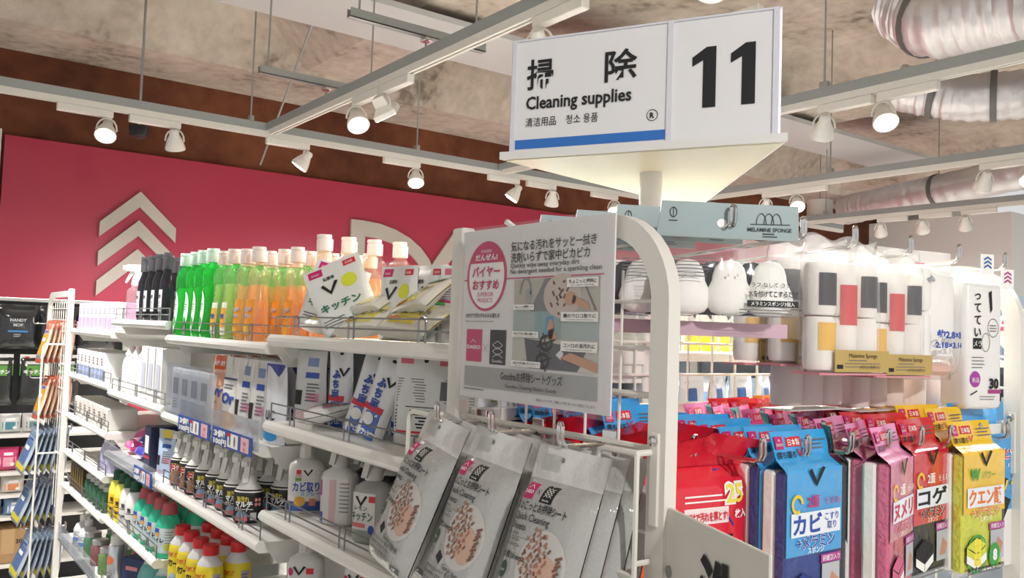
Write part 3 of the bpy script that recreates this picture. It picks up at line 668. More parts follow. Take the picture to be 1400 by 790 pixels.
# the big blue pack at the right edge
t = thing('sponge_pack', 'big blue and white pack with black and gold lettering at the far right edge', 'sponge pack', (HX[8] + .002, Y0 + .03, bz - .02), R(-2)); w_, h_, d_ = .17, .20, .036
def bigF(x, z, o): u = x / (w_ / 2); return (x, -d_ / 2 * max(.05, 1 - abs(u) ** 5) ** .5 - .0005 - o, z)
b = MB(); b.grid(lambda u, v: bigF((u - .5) * w_, v * h_, 0), 12, 8); b.grid(lambda u, v: ((u - .5) * w_, d_ / 2, v * h_), 2, 2, flip=True); b.span((-w_ / 2, -.001, -.01), (w_ / 2, .001, h_ + .012)); b.build('wrapper', foil('EDEDED'), t, 50)
p = Print(bigF, .0005); p.quad([(-w_ / 2, h_ * .42), (w_ / 2, h_ * .42), (w_ / 2, h_), (-w_ / 2, h_)], foil('2E9BDD'), 1, 10)
p.text('だけで', -w_ * .44, h_ * .89, .010, WHINK, 'l', .02); p.text('汚れを落とす', -w_ * .44, h_ * .81, .018, WHINK, 'l', .08, w_ * .82, 0, 3); p.text('汚れを落とす', -w_ * .44, h_ * .81, .018, REDINK, 'l', .02, w_ * .82, 0, 4)
p.text('メラミン', w_ * .2, h_ * .74, .009, WHINK, 'l', .02); p.text('ブロック', -w_ * .48, h_ * .55, .034, INK, 'l', .10, w_ * .94, 0, 3); p.text('ブロック', -w_ * .48, h_ * .55, .034, mat('F1C93B', .4), 'l', .02, w_ * .94, 0, 4)
vmark(p, -w_ * .1, h_ * .28, .10); p.fine(-w_ * .45, h_ * .5, w_ * .4, 1, .01, .003, GREYINK); p.build('print', t)
b = MB(); b.grid(lambda u, v: ((u - .5) * w_ * .98, .004 + .008 * v, h_ - .005 + v * .05), 6, 4); b.build('wrapper_header', foil('2E9BDD'), t)

# ---- red sheet packs with the folded headers
def red_pack():
    t = thing('sheet_pack', '', 'sheet pack', (0, 0, 0)); w, h, d = .166, .17, .046
    def F(x, z, o):
        u = x / (w / 2); v = z / h; k = max(0, 1 - abs(u) ** 4) ** .5 * max(.04, 1 - max(0, (v - .82) / .18) ** 2) ** .5; return (x, -d / 2 * k - o, z)
    def Bk(u, v): q = F((u - .5) * w, v * h, 0); return (q[0], -q[1], q[2])
    b = MB(); b.grid(lambda u, v: F((u - .5) * w, v * h, 0), 14, 14); b.grid(Bk, 14, 14, flip=True); b.build('wrapper', foil('E0263A', .2, .5), t, 60)
    def hd(u, v):
        x = (u - .5) * w * (.96 - .0 * v); flare = .030 * v ** 1.4; return (x * (1 + .08 * v), -.002 - flare * (1 + .5 * math.sin(u * 5 + .8)) + .006 * math.sin(u * 11) * v, h - .003 + v * (.045 - .012 * abs(u - .5) * 2 * v))
    b = MB(); b.grid(hd, 12, 8); b.grid(lambda u, v: (hd(u, v)[0], hd(u, v)[1] + .0012, hd(u, v)[2]), 12, 8, flip=True); b.build('wrapper_header', foil('DA2336', .18, .5), t, 60)
    p = Print(F, .0006); nb = mat('2C3C92', .4)
    p.poly([(.024, .168), (.081, .164), (.081, .100), (.044, .105), (.030, .122)], nb, 1)
    p.text('25', .045, .132, .029, WHINK, 'c', .10, None, 0, 2); p.text('25', .045, .132, .029, mat('F3E04A', .4), 'c', .02, None, 0, 3); p.text('枚入', .055, .115, .010, WHINK, 'c', .03)
    p.disc(-.047, .118, .013, .013, mat('F3D23A', .4), 1); p.text('水', -.047, .109, .022, INK, 'c', .07, None, 0, 2)
    p.rect(-.03, .110, .036, .128, mat('F6E4E4', .5), 1); p.text('だけで汚れを落とす!', .003, .114, .011, REDINK, 'c', .03, .062); p.fine(-.03, .142, .04, 2, .006, .0018, WHINK)
    p.quad([(-.08, .0), (.081, .0), (.081, .09), (-.08, .07)], foil('EE6A35', .25, .3), 1, 8)
    p.text('ダート', .0, .062, .034, INK, 'c', .12, .13, 6, 2); p.text('ダート', .0, .062, .034, mat('F0B43A', .4), 'c', .03, .13, 6, 3); p.disc(-.06, .03, .014, .014, nb, 2); p.build('print', t)
    return t
rp = red_pack(); rp['label'] = 'front red sheet pack with a blue corner reading 25, above the white board'; rp['group'] = 'red sheet packs on one hook'
rz0 = by_header(.17) + .006
rp.location = (HX[0] + .010, .668, rz0); rp.rotation_euler = (0, 0, R(-6))
for k, (yy, zz, a) in enumerate([(.722, .006, -3), (.786, .0, 2), (.84, .01, -4), (.90, .004, 3)]):
    dup(rp, 'red sheet pack %s behind the front one, seen through the side frame' % ORD[k], (HX[0] + .006 - .008 * (k > 1), yy, rz0 + zz), R(a))

# ---- upper row: gourd sponges under a grey card header
def gourd_pack(header_c, label):
    t = thing('sponge_pack', label, 'sponge pack'); w, h = .188, .118
    hc = MB(); hc.prism([(-.094, h - .004), (.094, h - .006), (.093, h + .034), (-.087, h + .036)], -.0015, .0015); hc.build('card_header', mat(header_c, .35, 0, .03), t, 0)
    p = Print(flatF(-.0018), .0003); p.ring(-.072, h + .023, .005, .006, .001, INK, 2, 16); p.line((-.072, h + .018), (-.072, h + .029), .0008, INK); p.fine(-.078, h + .014, -.066, 1, .002, .001, INK)
    for q in range(3): p.ring(.044 + .010 * q, h + .010 + .002, .007, .013, .0009, INK, 2, 14, 0, 180)
    p.line((.03, h + .012), (.082, h + .0125), .0008, INK); p.text('MELAMINE SPONGE', .055, h + .004, .0062, INK, 'c', .01, .058); p.fine(.046, h + .002, .066, 2, .003, .0012, INK); p.disc(-.008, h + .012, .0065, .005, WHINK, 1); p.build('header_print', t)
    gp = [(r_ * 1.1, z_ * 1.0) for r_, z_ in [(.0, 0), (.012, .0), (.021, .003), (.0265, .010), (.0285, .019), (.026, .028), (.021, .038), (.0200, .045), (.0175, .053), (.011, .060), (.0, .062)]]
    for k, x in enumerate((-.052, .002, .053)):
        b = MB().lathe([(.0005, -.0)] + gp[1:-1] + [(.0005, .062)], 22, 1, .48, (x, -.004 - .003 * k, .026))
        s = b.build('gourd_sponge', mat('F2F0EC', .7, 0, .02, 90, .1), t, 50)
        MB().lathe([(.0005, 0)] + gp[1:-1] + [(.0005, .062)], 22, 1.0, .2, (x - .014, .011, .0262)).build('scrub_pad', mat('34343C', .8), t, 50)
        if k == 2: continue
        dimple_shade = Print(flatF(-.019 - .003 * k), .0004); 
        for dx, nn in ((-.006, 10), (.006, 12)): dimple_shade.disc(x + dx, .070, .0014, .0018, mat('CFCDC8', .6), 1, nn, 1)  # grey discs paint the shade of two small dimples onto the sponge
        dimple_shade.build('print', t)
    def F(s):
        def g(u, v):
            bulge = .022 * max(0, 1 - abs(2 * u - 1) ** 3) ** .5 * math.sin(PI * min(1, .12 + v * .86)) ** .6
            return ((u - .5) * (w + .008), s * (bulge + .001) + .0, v * h + .003 * math.sin(u * 9) * (1 - v))
        return g
    b = MB(); b.grid(F(-1), 16, 12); b.grid(F(1), 16, 12, flip=True); b.build('clear_bag', FILM, t, 60)
    p = Print(flatF(-.0245), .0003); p.rect(.020, .036, .086, .043, INK, 1); p.text('メラミンスポンジ3個入', .053, .0375, .0052, WHINK, 'c', .01, .056); p.text('水を付けてこするだけ', .053, .0475, .0078, INK, 'c', .02, .064); p.text('ラフ なして ラク', .05, .058, .0058, INK, 'c', .01, .05); p.fine(.01, .033, .086, 3, .0035, .0012, GREYINK); p.fine(-.085, .088, -.02, 6, .004, .0011, GREYINK); p.build('print', t)
    MB().span((-.09, .0215, .002), (.09, .0225, .018)).build('back_card', mat('C9A3B4', .5), t, 0)
    return t
gz = 1.502
g1 = gourd_pack('93A4A6', 'clear bag of three white gourd-shaped sponges under a grey card header'); g1.scale = (.86, 1, 1); g1.location = (HT[0] + .002, .64, gz); g1.rotation_euler = (0, 0, R(-36)); g1['group'] = 'gourd sponge packs'
for k in range(3):
    dup(g1, 'gourd sponge pack hanging %s behind the front one, seen through the arch' % ORD[k], (HT[0] + .002, .715 + .075 * k, gz + .002), R(-30 + 3 * k))
# ---- round melamine sponges with plain colour bands and a gold paper label
def round_pack(label):   # built at full width, hung a little slimmer
    t = None
    t = thing('sponge_pack', label, 'sponge pack'); cols = ['2B2B30', 'CF3D40', 'E6B347']
    for k, x in enumerate((-.049, 0.0, .049)):
        M0 = mat('EFE9E2', .75, 0, .03, 60, .15)
        s = MB().lathe([(.021, .002), (.0235, .008), (.0235, .062), (.020, .067)], 24, c=(x, 0, .004)).lathe([(.020, .069), (.0235, .074), (.0235, .128), (.021, .134)], 24, c=(x, 0, .004)).build('round_sponge', M0, t)
    F = lambda x, z, o: None
    for k, (x, col, z0, z1) in enumerate([(-.049, cols[0], .085, .125), (0.0, cols[1], .062, .112), (.049, cols[0], .085, .125), (-.049, cols[2], .03, .064)]):
        p = Print(lambda X, z, o: (x + (.0238 + o) * math.sin(X / .0238), -(.0238 + o) * math.cos(X / .0238), z), .0005)
        p.rect(-.022, z0, .022, z1, mat(col, .6), 1, 8); p.build('print', t)
    def F2(s):
        def g(u, v):
            q = .0275 * max(.02, 1 - abs(2 * u - 1) ** 6) ** .5 * max(.04, 1 - max(0, (v - .86) / .14) ** 1.5) ; return ((u - .5) * (.158 + .012 * max(0, v - .9) * 10), s * q + .002 * math.sin(u * 17 + v * 6) * v, v * .172 + .004 * math.sin(u * 13) * max(0, v - .85) * 7)
        return g
    b = MB(); b.grid(F2(-1), 18, 16); b.grid(F2(1), 18, 16, flip=True); b.build('clear_bag', FILMT, t, 60)
    gold = mat('C2A661', .4, .15, .05)
    MB().span((-.05, -.0305, .004), (.077, -.0295, .031)).build('gold_label', gold, t, 0)
    p = Print(flatF(-.0307), .0003); p.text('Melamine Sponge', .014, .022, .0075, INK, 'c', .0, .066); p.fine(-.02, .019, .04, 1, .003, .001, GREYINK); p.rect(-.046, .008, -.032, .013, INK, 1); p.text('メラミンスポンジ', .03, .008, .0055, INK, 'c', 0, .05); p.fine(-.028, .015, .06, 2, .004, .0009, GREYINK); p.build('label_print', t)
    MB().span((-.079, -.026, .0), (.079, .026, .0025)).build('base_card', mat('D98A93', .5), t, 0)
    return t
mz = 1.462
m1 = round_pack('front clear pack of white round sponges with colour bands and gold label, left one'); m1['group'] = 'round sponge packs'
m1.scale = (.80, .85, 1); m1.location = (HT[2] - .028, .632, mz); m1.rotation_euler = (0, 0, R(-6))
m2 = dup(m1, 'front clear pack of white round sponges with colour bands and gold label, right one', (HT[2] + .098, .640, mz - .004), R(-4))
for k in range(2):
    dup(m1, 'round sponge pack hanging %s behind the front left one' % ORD[k], (HT[2] - .012 - .003 * k, .692 + .056 * k, mz + .008 - .002 * k), R(-12 + 2 * k)); 
    dup(m1, 'round sponge pack hanging %s behind the front right one' % ORD[k], (HT[2] + .11, .70 + .060 * k, mz + .004), R(-8 + 2 * k))
# lower round packs showing under the upper ones
def pillow(name, label, cat, w, h, d, m, hdr=.0, group=None, part='wrapper'):
    t = thing(name, label, cat, group=group)
    F = pillowF(w, h, d, hdr)
    b = MB(); b.grid(lambda u, v: F((u - .5) * w, v * h, 0), 12, 14); b.grid(lambda u, v: F((u - .5) * w, v * h, 0, 1), 12, 14, flip=True); b.build(part, m, t, 60)
    return t, F
def pillowF(w, h, d, hdr=0., ph=0.):
    def F(x, z, o, s=-1):
        u = max(-1, min(1, x / (w / 2))); v = z / h; vb = min(1, v / (1 - hdr)) if hdr < 1 else v
        k = max(0, 1 - abs(u) ** 3.2) ** .6 * max(0, 1 - abs(2 * vb - 1) ** 5) ** .6
        return (x, s * (d / 2 * k + .0006) + .0018 * math.sin(u * 4.1 + v * 9 + ph) * (1 - k * .6) + (s * o), z)
    return F
def standF(w, h, d, ph=0.):       # stand-up refill pouch: thick foot, thin top
    def F(x, z, o, s=-1):
        u = max(-1, min(1, x / (w / 2))); v = min(1, z / h)
        k = max(0, 1 - abs(u) ** 3) ** .5 * (1 - v ** 1.3) ** .8 * (1 - .35 * (1 - v) ** 6)
        return (x, s * (d / 2 * k + .0006) + .003 * v * math.sin(u * 3 + v * 5 + ph) + s * o, z)
    return F
def pouch(name, label, cat, w, h, d, m, group=None, F=None, loc=(0, 0, 0), rz=0, rot=None, part='pouch'):
    t = thing(name, label, cat, loc, rz, group, rot); F = F or standF(w, h, d)
    b = MB(); b.grid(lambda u, v: F((u - .5) * w, v * h, 0), 12, 14); b.grid(lambda u, v: F((u - .5) * w, v * h, 0, 1), 12, 14, flip=True)
    b.grid(lambda u, v: tuple(a * (1 - v) + c * v for a, c in zip(F((u - .5) * w, 0, 0), F((u - .5) * w, 0, 0, 1))), 12, 2, flip=True)
    b.build(part, m, t, 60); return t, F
def round_low(label, loc):
    t = thing('sponge_pack', label, 'sponge pack', loc, 0, 'round sponge packs low down')
    for x in (-.046, 0, .046): MB().lathe([(.019, 0), (.021, .004), (.021, .062), (.018, .066)], 20, c=(x, 0, .006)).build('round_sponge', mat('EBD9D2', .75, 0, .03, 60, .1), t)
    b = MB(); b.box((0, 0, .048), (.15, .048, .094), .008).build('clear_bag', FILM, t)
    MB().span((-.07, -.024, .0), (.07, .024, .0015)).build('base_card', mat('D8D5D2', .4), t, 0); return t
lp = round_low('short pack of pale round sponges under the round sponge packs, leftmost of three', (1.035, .715, 1.41))
dup(lp, 'short pack of pale round sponges under the round sponge packs, middle of three', (1.195, .715, 1.405)); dup(lp, 'short pack of pale round sponges under the round sponge packs, rightmost of three', (1.352, .715, 1.40))
# large white sponges and the white carton-like pack beside them
t = thing('sponge_pack', 'clear pack of large white sponges with blue size lettering', 'sponge pack', (HT[4] - .055, .668, 1.452), R(-10), 'large white sponge packs')
MB().lathe([(.03, 0), (.036, .006), (.036, .062), (.032, .068)], 26, c=(-.022, 0, .03)).lathe([(.032, .07), (.036, .076), (.036, .13), (.03, .136)], 26, c=(-.022, 0, .03)).lathe([(.03, 0), (.036, .006), (.036, .12), (.032, .13)], 26, c=(.04, .01, .03)).build('white_sponge', mat('F4F2EE', .75, 0, .02, 60, .1), t)
b = MB(); F = pillowF(.16, .19, .085, .14); b.grid(lambda u, v: F((u - .5) * .16, v * .19, 0), 14, 14); b.grid(lambda u, v: F((u - .5) * .16, v * .19, 0, 1), 14, 14, flip=True); b.build('clear_bag', FILMT, t, 60)
p = Print(F, .0008); p.text('約2.8×8', .02, .062, .013, BLUEINK, 'c', .05, .058); p.text('2.18×3.14', .02, .048, .011, BLUEINK, 'c', .05, .062); p.disc(-.01, .148, .010, .007, mat('8C8F93', .5), 1); p.rect(.0, .168, .02, .172, MAG, 1); p.rect(.0, .162, .02, .166, MAG, 1); p.build('print', t)
MB().lathe([(.06, 0), (.07, .006), (.07, .012), (.05, .018)], 24, 1, .55, c=(0, 0, .008)).build('base_tray', mat('DDB5A8', .6), t)
big = t; dup(big, 'clear pack of large white sponges, behind the front one with blue size lettering', (HT[4] - .05, .77, 1.454), R(-6))
t = thing('sponge_pack', 'tall white wrapped pack with vertical lettering and a purple dot reading 30', 'sponge pack', (HT[5] - .085, .642, 1.410), R(-12)); w_, h_, d_ = .078, .19, .05
MB().box((0, 0, h_ / 2), (w_, d_, h_), .009, seg=3).build('wrapper', foil('EDECEA', .25, .2), t, 40)
p = Print(flatF(-d_ / 2 - .0006), .0003)
p.vtext('ってていい', -.018, .182, .017, INK, .02); p.rect(-.027, .090, -.009, .106, INK, 1); p.text('メラ', -.018, .094, .010, WHINK, 'c', .02); p.ring(.016, .122, .012, .014, .0008, INK); p.fine(.008, .126, .024, 3, .004, .001, INK); p.ring(.0, .10, .009, .014, .0008, INK); p.poly([(.006, .175), (.012, .178), (.014, .15), (.010, .144)], INK, 2)
p.fine(-.03, .078, .0, 4, .005, .0012, GREYINK); p.disc(-.022, .045, .011, .012, mat('A83BA5', .5), 1); p.text('新品', -.022, .041, .008, WHINK, 'c'); p.text('30', .018, .032, .02, INK, 'c', .05); p.rect(.006, .024, .034, .030, mat('A83B80', .5), 1); p.line((-.032, .022), (-.018, .028), .002, INK); p.fine(-.012, .02, .03, 2, .004, .001, GREYINK); p.build('print', t)
MB().span((-.035, -.001, h_), (.035, .001, h_ + .022)).build('hang_tab', FILMT, t, 0)
# small paper chevron cards sticking up on the hooks
for nm, x, y, z, c in [('small card with blue chevrons on the upper hook near the right', 1.345, .62, 1.615, '2E62A8'), ('small card with magenta chevrons in front of the right arch', 1.392, .612, 1.595, 'B0417F')]:
    t = thing('price_card', nm, 'card', (x, y, z), R(-20)); MB().box((0, 0, .013), (.024, .001, .03)).build('card', PAPER, t, 0)
    p = Print(flatF(-.0008), .0003)
    for k in range(3): p.poly([(-.007, .006 + .006 * k), (0, .010 + .006 * k), (.007, .006 + .006 * k), (.007, .009 + .006 * k), (0, .013 + .006 * k), (-.007, .009 + .006 * k)], mat(c, .5), 1)
    p.build('print', t)

# ================================================================== framed notice on the side frame
NW, NH = .292, .218
t = thing('notice_board', 'printed cleaning notice in a clear sleeve tied to the side frame', 'notice', (.633, .822, 1.415), -PI / 2)
MB().box((0, 0, NH / 2), (NW, .002, NH)).build('notice_sheet', mat('E4E2E2', .35, 0, .02), t, 0)
p = Print(flatF(-.0012), .0003); k = NW / 205.   # layout unit: about one picture pixel
def nx(px):
    u = px / 205; return -NW / 2 + NW * (u / .92) / ((1 - u) / 1.148 + u / .92)
def WD(a, b): return nx(b) - nx(a)
def nz(py): return NH - py * NH / 250.
DP = mat('C93A6C', .4, 0, 0)
p.text('気になる汚れをサッと一拭き', nx(64), nz(36), .0132, INK, 'l', .015, WD(64, 181)); p.text('洗剤いらずで家中ピカピカ', nx(64), nz(52), .0132, INK, 'l', .015, WD(64, 172))
p.text('Quickly wipe away everyday dirt', nx(64), nz(60.5), .0080, INK, 'l', .01, WD(64, 158)); p.text('No detergent needed for a sparkling clean', nx(64), nz(69), .0080, INK, 'l', .01, WD(64, 189))
p.rect(nx(56), nz(76.2), nx(192), nz(74.4), DP, 1); p.rect(nx(1), nz(76.2), nx(6), nz(74.4), DP, 1)
p.disc(nx(31), nz(70), WD(4, 58) / 2, 52 * NH / 250, DP, 1, 36); p.disc(nx(31), nz(70), WD(7, 55) / 2, 48 * NH / 250, PAPER, 2, 36)
p.add([(nx(31) + WD(7, 55) / 2 * 1.01 * math.cos(R(a)), nz(70) + 48 * NH / 250 * math.sin(R(a))) for a in range(24, 157, 6)], [tuple(range(23))], DP, 3)
p.text('DANZEN!', nx(31), nz(35), .0055, WHINK, 'c', 0, None, 0, 5); p.text('だんぜん!', nx(31), nz(46), .0090, WHINK, 'c', .03, WD(16, 46), 0, 5)
p.text('バイヤー', nx(31), nz(70), .0150, DP, 'c', .03, WD(12, 50), 0, 5); p.text('おすすめ', nx(31), nz(89), .0140, DP, 'c', .03, WD(13, 49), 0, 5); p.text('SUPERIOR', nx(31), nz(100), .0078, DP, 'c', 0, WD(20, 42), 0, 5); p.text('PRODUCTS', nx(31), nz(109), .0078, DP, 'c', 0, WD(21, 41), 0, 5)
p.text('水だけで汚れがみるみる落ちる', nx(5), nz(131), .0062, INK, 'l', .02, WD(5, 51)); p.text('Removes dirt quickly with just water', nx(5), nz(138), .0032, INK, 'l', 0, WD(5, 43))
p.rect(nx(7), nz(197), nx(28), nz(149), DP, 1); p.text('DAISO', nx(17.5), nz(178), .0066, WHINK, 'c', .03, WD(8.5, 26.5)); p.line((nx(13), nz(169)), (nx(16.5), nz(164)), .0008, WHINK); p.line((nx(16.5), nz(164)), (nx(20), nz(169)), .0008, WHINK)
p.line((nx(30), nz(182)), (nx(36), nz(170)), .0006, GREYINK); p.line((nx(30), nz(170)), (nx(36), nz(182)), .0006, GREYINK)
p.rect(nx(39), nz(199), nx(61), nz(149), mat('24272B', .4), 1)
for q in range(3):
    zc = 168 + 9 * q
    p.line((nx(43), nz(zc + 3)), (nx(50), nz(zc - 3)), .0006, WHINK); p.line((nx(50), nz(zc - 3)), (nx(57), nz(zc + 3)), .0006, WHINK)
    if q: p.line((nx(43), nz(zc - 6)), (nx(50), nz(zc)), .0006, WHINK); p.line((nx(50), nz(zc)), (nx(57), nz(zc - 6)), .0006, WHINK)
p.text('Goodna', nx(50), nz(196), .0055, WHINK, 'c', 0, WD(43, 57))
def nzp(y): return nz(77.5 + (y - 90) * .928)
# three photographs on the notice
gx0, gx1 = 70, 187; SKIN = mat('C99676', .5)
p.rect(nx(gx0), nzp(138), nx(gx1), nzp(90), mat('B9B5A8', .5), 1); p.quad([(nx(92), nzp(138)), (nx(130), nzp(138)), (nx(124), nzp(90)), (nx(112), nzp(90))], mat('7F8281', .5), 2)
p.ring(nx(86), nzp(112), .012, .02, .003, mat('8E9092', .4), 3, 18, 0, 180); p.disc(nx(90), nzp(116), .006, .010, mat('A6A8A8', .4), 3)
p.disc(nx(136), nzp(116), .034, .026, mat('C9BBB2', .5), 3)
for q in range(16):
    a = q * 2.4; x_, z_ = nx(133) + .002 * q * math.cos(a) * .8, nzp(115) + .0014 * q * math.sin(a); p.line((x_, z_), (x_ + .004, z_ + .006 * math.cos(a)), .0028, mat('6E4036', .6), 4)
p.disc(nx(148), nzp(120), .010, .008, SKIN, 5); p.quad([(nx(150), nzp(126)), (nx(175), nzp(137)), (nx(172), nzp(126)), (nx(152), nzp(115))], SKIN, 5)
p.quad([(nx(164), nzp(96)), (nx(166), nzp(96)), (nx(184), nzp(136)), (nx(181), nzp(137))], mat('6C6A64', .5), 2)
p.rect(nx(gx0), nzp(178), nx(gx1), nzp(138), mat('A9B5B3', .4), 1); p.rect(nx(100), nzp(178), nx(136), nzp(138), mat('8FA9AD', .4), 2); p.quad([(nx(112), nzp(172)), (nx(122), nzp(172)), (nx(126), nzp(144)), (nx(116), nzp(146))], mat('4E9FC4', .4), 3)
p.disc(nx(122), nzp(164), .006, .012, SKIN, 4); p.quad([(nx(118), nzp(178)), (nx(132), nzp(178)), (nx(126), nzp(162)), (nx(119), nzp(166))], SKIN, 4)
p.rect(nx(gx0), nzp(222), nx(gx1), nzp(178), mat('C4C2BA', .4), 1); p.quad([(nx(92), nzp(222)), (nx(160), nzp(222)), (nx(172), nzp(190)), (nx(86), nzp(178))], mat('55585E', .3), 2)
for cx_, cz_ in ((116, 184), (112, 210)):
    p.ring(nx(cx_), nzp(cz_), .013, .010, .004, BLACK, 3, 18)
    for a in (0, 90, 180, 270): p.line((nx(cx_), nzp(cz_)), (nx(cx_) + .018 * math.cos(R(a + 20)), nzp(cz_) + .013 * math.sin(R(a + 20))), .002, BLACK, 4)
p.quad([(nx(130), nzp(200)), (nx(137), nzp(207)), (nx(141), nzp(197)), (nx(136), nzp(193))], mat('DCDCDC', .5), 4); p.quad([(nx(136), nzp(204)), (nx(187), nzp(221)), (nx(187), nzp(208)), (nx(150), nzp(196))], SKIN, 5); p.quad([(nx(160), nzp(221)), (nx(187), nzp(222)), (nx(187), nzp(214)), (nx(166), nzp(213))], mat('D8D2C0', .5), 4)
for (x0, y0, x1, y1, a, b_) in [(143, 104, 186, 91, 'ちょこっと掃除に', 'For quick cleaning'), (136, 152, 187, 139, '鏡のウロコ取りに', 'For removing water scale from mirrors'), (137, 194, 187, 180, 'コンロの油汚れに', 'For wiping grease on the stove'), (71, 136, 99, 128, 'ちょこっとお掃除シート', 'Quick cleaning sheets'), (70, 177, 106, 168, '水だけでウロコ落ちる鏡シート', 'Mirror sheets'), (70, 221, 110, 212, '水だけで汚れ落とすコンロシート', 'Stove sheets')]:
    p.rect(nx(x0), nzp(y0), nx(x1), nzp(y1), mat('F1EFEA', .4), 6); hh = (y0 - y1) * NH / 250 * .93
    p.text(a, nx((x0 + x1) / 2), nzp(y0) + hh * .42, hh * .48, INK, 'c', .02, WD(x0, x1) * .88, 0, 7); p.text(b_, nx((x0 + x1) / 2), nzp(y0) + hh * .14, hh * .2, INK, 'c', 0, WD(x0, x1) * .72, 0, 7)
p.rect(nx(6), nz(234), nx(187), nz(204), mat('A7A8A8', .4), 2)
p.text('Goodnaお掃除シートグッズ', nx(97), nz(219), .0125, INK, 'c', .01, WD(55, 139), 0, 8); p.text('Goodna Cleaning Sheets Goods', nx(97), nz(230), .0065, INK, 'c', 0, WD(62, 132), 0, 8)
p.fine(nx(6), nz(237), nx(38), 1, .003, .0014, GREYINK); p.text('商品はイメージです。店舗により取り扱いのない商品もございます。', nx(105), nz(243), .0036, INK, 'l', 0, WD(105, 186))
p.build('print', t)
MB().box((0, -.0035, NH / 2 - .001), (NW + .01, .0012, NH + .008)).build('clear_sleeve', clear(body=.05, rough=.12, bump=.12, scale=6), t, 0)
MB().tube([(-.05, .012, NH - .002), (-.05, -.004, NH + .006)], .004).build('tie', OFFW, t)

# ------------------------------------------------------------------ sheet packs hanging on the side frame, facing the aisle
SP_W, SP_H, SP_D = .118, .215, .030
def sheetF(x, z, o, s=-1):
    u = max(-1, min(1, x / (SP_W / 2))); v = z / SP_H; vb = min(1, v / .80)
    k = max(0, 1 - abs(u) ** 4) ** .5 * max(0, 1 - abs(2 * vb - 1) ** 6) ** .6
    return (x, s * (SP_D / 2 * k + .0007) + .004 * max(0, v - .78) * 5 * math.sin(u * 3.1) + s * o, z)
SHT = foil('ABABA9', .09, .4, 40); SHS = foil('8F9090', .14, .4, 16)
t = thing('sheet_pack', '', 'sheet pack', group='grey cleaning sheet packs')
b = MB(); b.grid(lambda u, v: sheetF((u - .5) * SP_W, v * SP_H, 0), 14, 22); b.grid(lambda u, v: sheetF((u - .5) * SP_W, v * SP_H, 0, 1), 14, 22, flip=True); b.m = [1 if (q % (14 * 22)) // 14 >= 18 else 0 for q in range(len(b.m))]; b.build('wrapper', [SHT, foil('CFCECB', .09, .4, 40)], t, 60)
p = Print(sheetF, .00035); ZT = SP_H
p.fine(-.042, ZT - .010, -.012, 8, .0024, .0012, mat('BDBCB9', .4), 2, .05)
p.quad([(-.049, .150), (-.030, .150), (-.030, .169), (-.049, .169)], MAG, 1); p.text('DAISO', -.0395, .156, .006, WHINK, 'c', .02, .016); p.line((-.0445, .162), (-.0395, .1665), .0008, WHINK); p.line((-.0395, .1665), (-.0345, .162), .0008, WHINK)
p.line((-.026, .157), (-.021, .163), .0006, INK); p.line((-.026, .163), (-.021, .157), .0006, INK)
p.rect(-.017, .149, .003, .170, mat('1E2420', .35), 1)
for q in range(3):
    p.line((-.013, .156 + .0035 * q), (-.007, .160 + .0035 * q), .0005, WHINK); p.line((-.007, .160 + .0035 * q), (-.001, .156 + .0035 * q), .0005, WHINK); p.line((-.013, .160 + .0035 * q), (-.007, .156 + .0035 * q), .0005, WHINK); p.line((-.007, .156 + .0035 * q), (-.001, .160 + .0035 * q), .0005, WHINK)
p.text('Goodna', -.007, .151, .0035, WHINK, 'c')
p.text('ちょこっとお掃除シート', -.053, .138, .0115, INK, 'l', .015, .086); p.text('Quick Cleaning', -.050, .126, .0115, INK, 'l', .005, .062); p.text('Sheets', -.050, .115, .0105, INK, 'l', .005)
p.text('DE LIMPEZA', -.05, .109, .0035, INK, 'l'); p.text('15cm×12cm', -.05, .102, .0048, INK, 'l'); p.text('5.9in.×4.72in.', -.05, .096, .0048, INK, 'l'); p.fine(-.05, .107, -.012, 1, .003, .0005, GREYINK)
p.text('15枚/sheets', -.052, .083, .0090, INK, 'l', .01); p.disc(-.044, .069, .0072, .0095, mat('3E5C48', .5), 1); p.text('水だけ', -.044, .067, .0035, WHINK, 'c'); p.fine(-.051, .056, -.036, 3, .003, .001, GREYINK)
p.disc(.014, .082, .036, .040, mat('C6C2BE', .4), 1, 26); p.disc(.024, .074, .018, .022, mat('C9A592', .4), 2); 
PB = mat('A4765E', .5); PC = mat('7A5546', .5)
for q in range(64):
    a = q * 2.39996; r_ = .0043 * q ** .5; x_, z_ = .003 + r_ * math.cos(a) * .62, .086 + r_ * math.sin(a); p.line((x_, z_), (x_ + .0035 * math.cos(a * 1.7), z_ + .0045), .0028, (PB, PC)[q % 3 == 0], 3)
for q in range(10): p.line((.035 + .0012 * (q % 3), .060 + .004 * q), (.041 + .002 * (q % 2), .064 + .004 * q), .003, PC, 3)
p.poly([(-.028, .047), (-.018, .040), (-.013, .050), (-.023, .057)], mat('26282A', .4), 1); p.text('Gurun tsutsun', .014, .036, .008, INK, 'c', 0, .045, -6)
p.text('●ひと拭きでサッとキレイ!ペット・髪・ほこりも落とせる', -.053, .031, .0058, INK, 'l', .01, .09); p.text('●小さめ片手サイズでキッチンでも', -.053, .024, .0055, INK, 'l', .01, .07); p.text('Quickly wipe away everyday dirt', -.053, .018, .0045, INK, 'l', 0, .07); p.fine(-.053, .0155, .03, 2, .003, .001, GREYINK); p.rect(.028, .008, .050, .015, GREYINK, 1); p.text('15枚', .039, .0095, .005, WHINK, 'c', .02)
p.disc(-.012, ZT - .014, .003, .003, mat('77777A', .4), 1)
p.build('print', t)
sheet0 = t
def hang_rot(rz, tilt): return (R(tilt), 0, R(rz))
TILT = -19
hookY = [.943, .823, .697]; SPS = .86; nmz = ['left', 'middle', 'right']
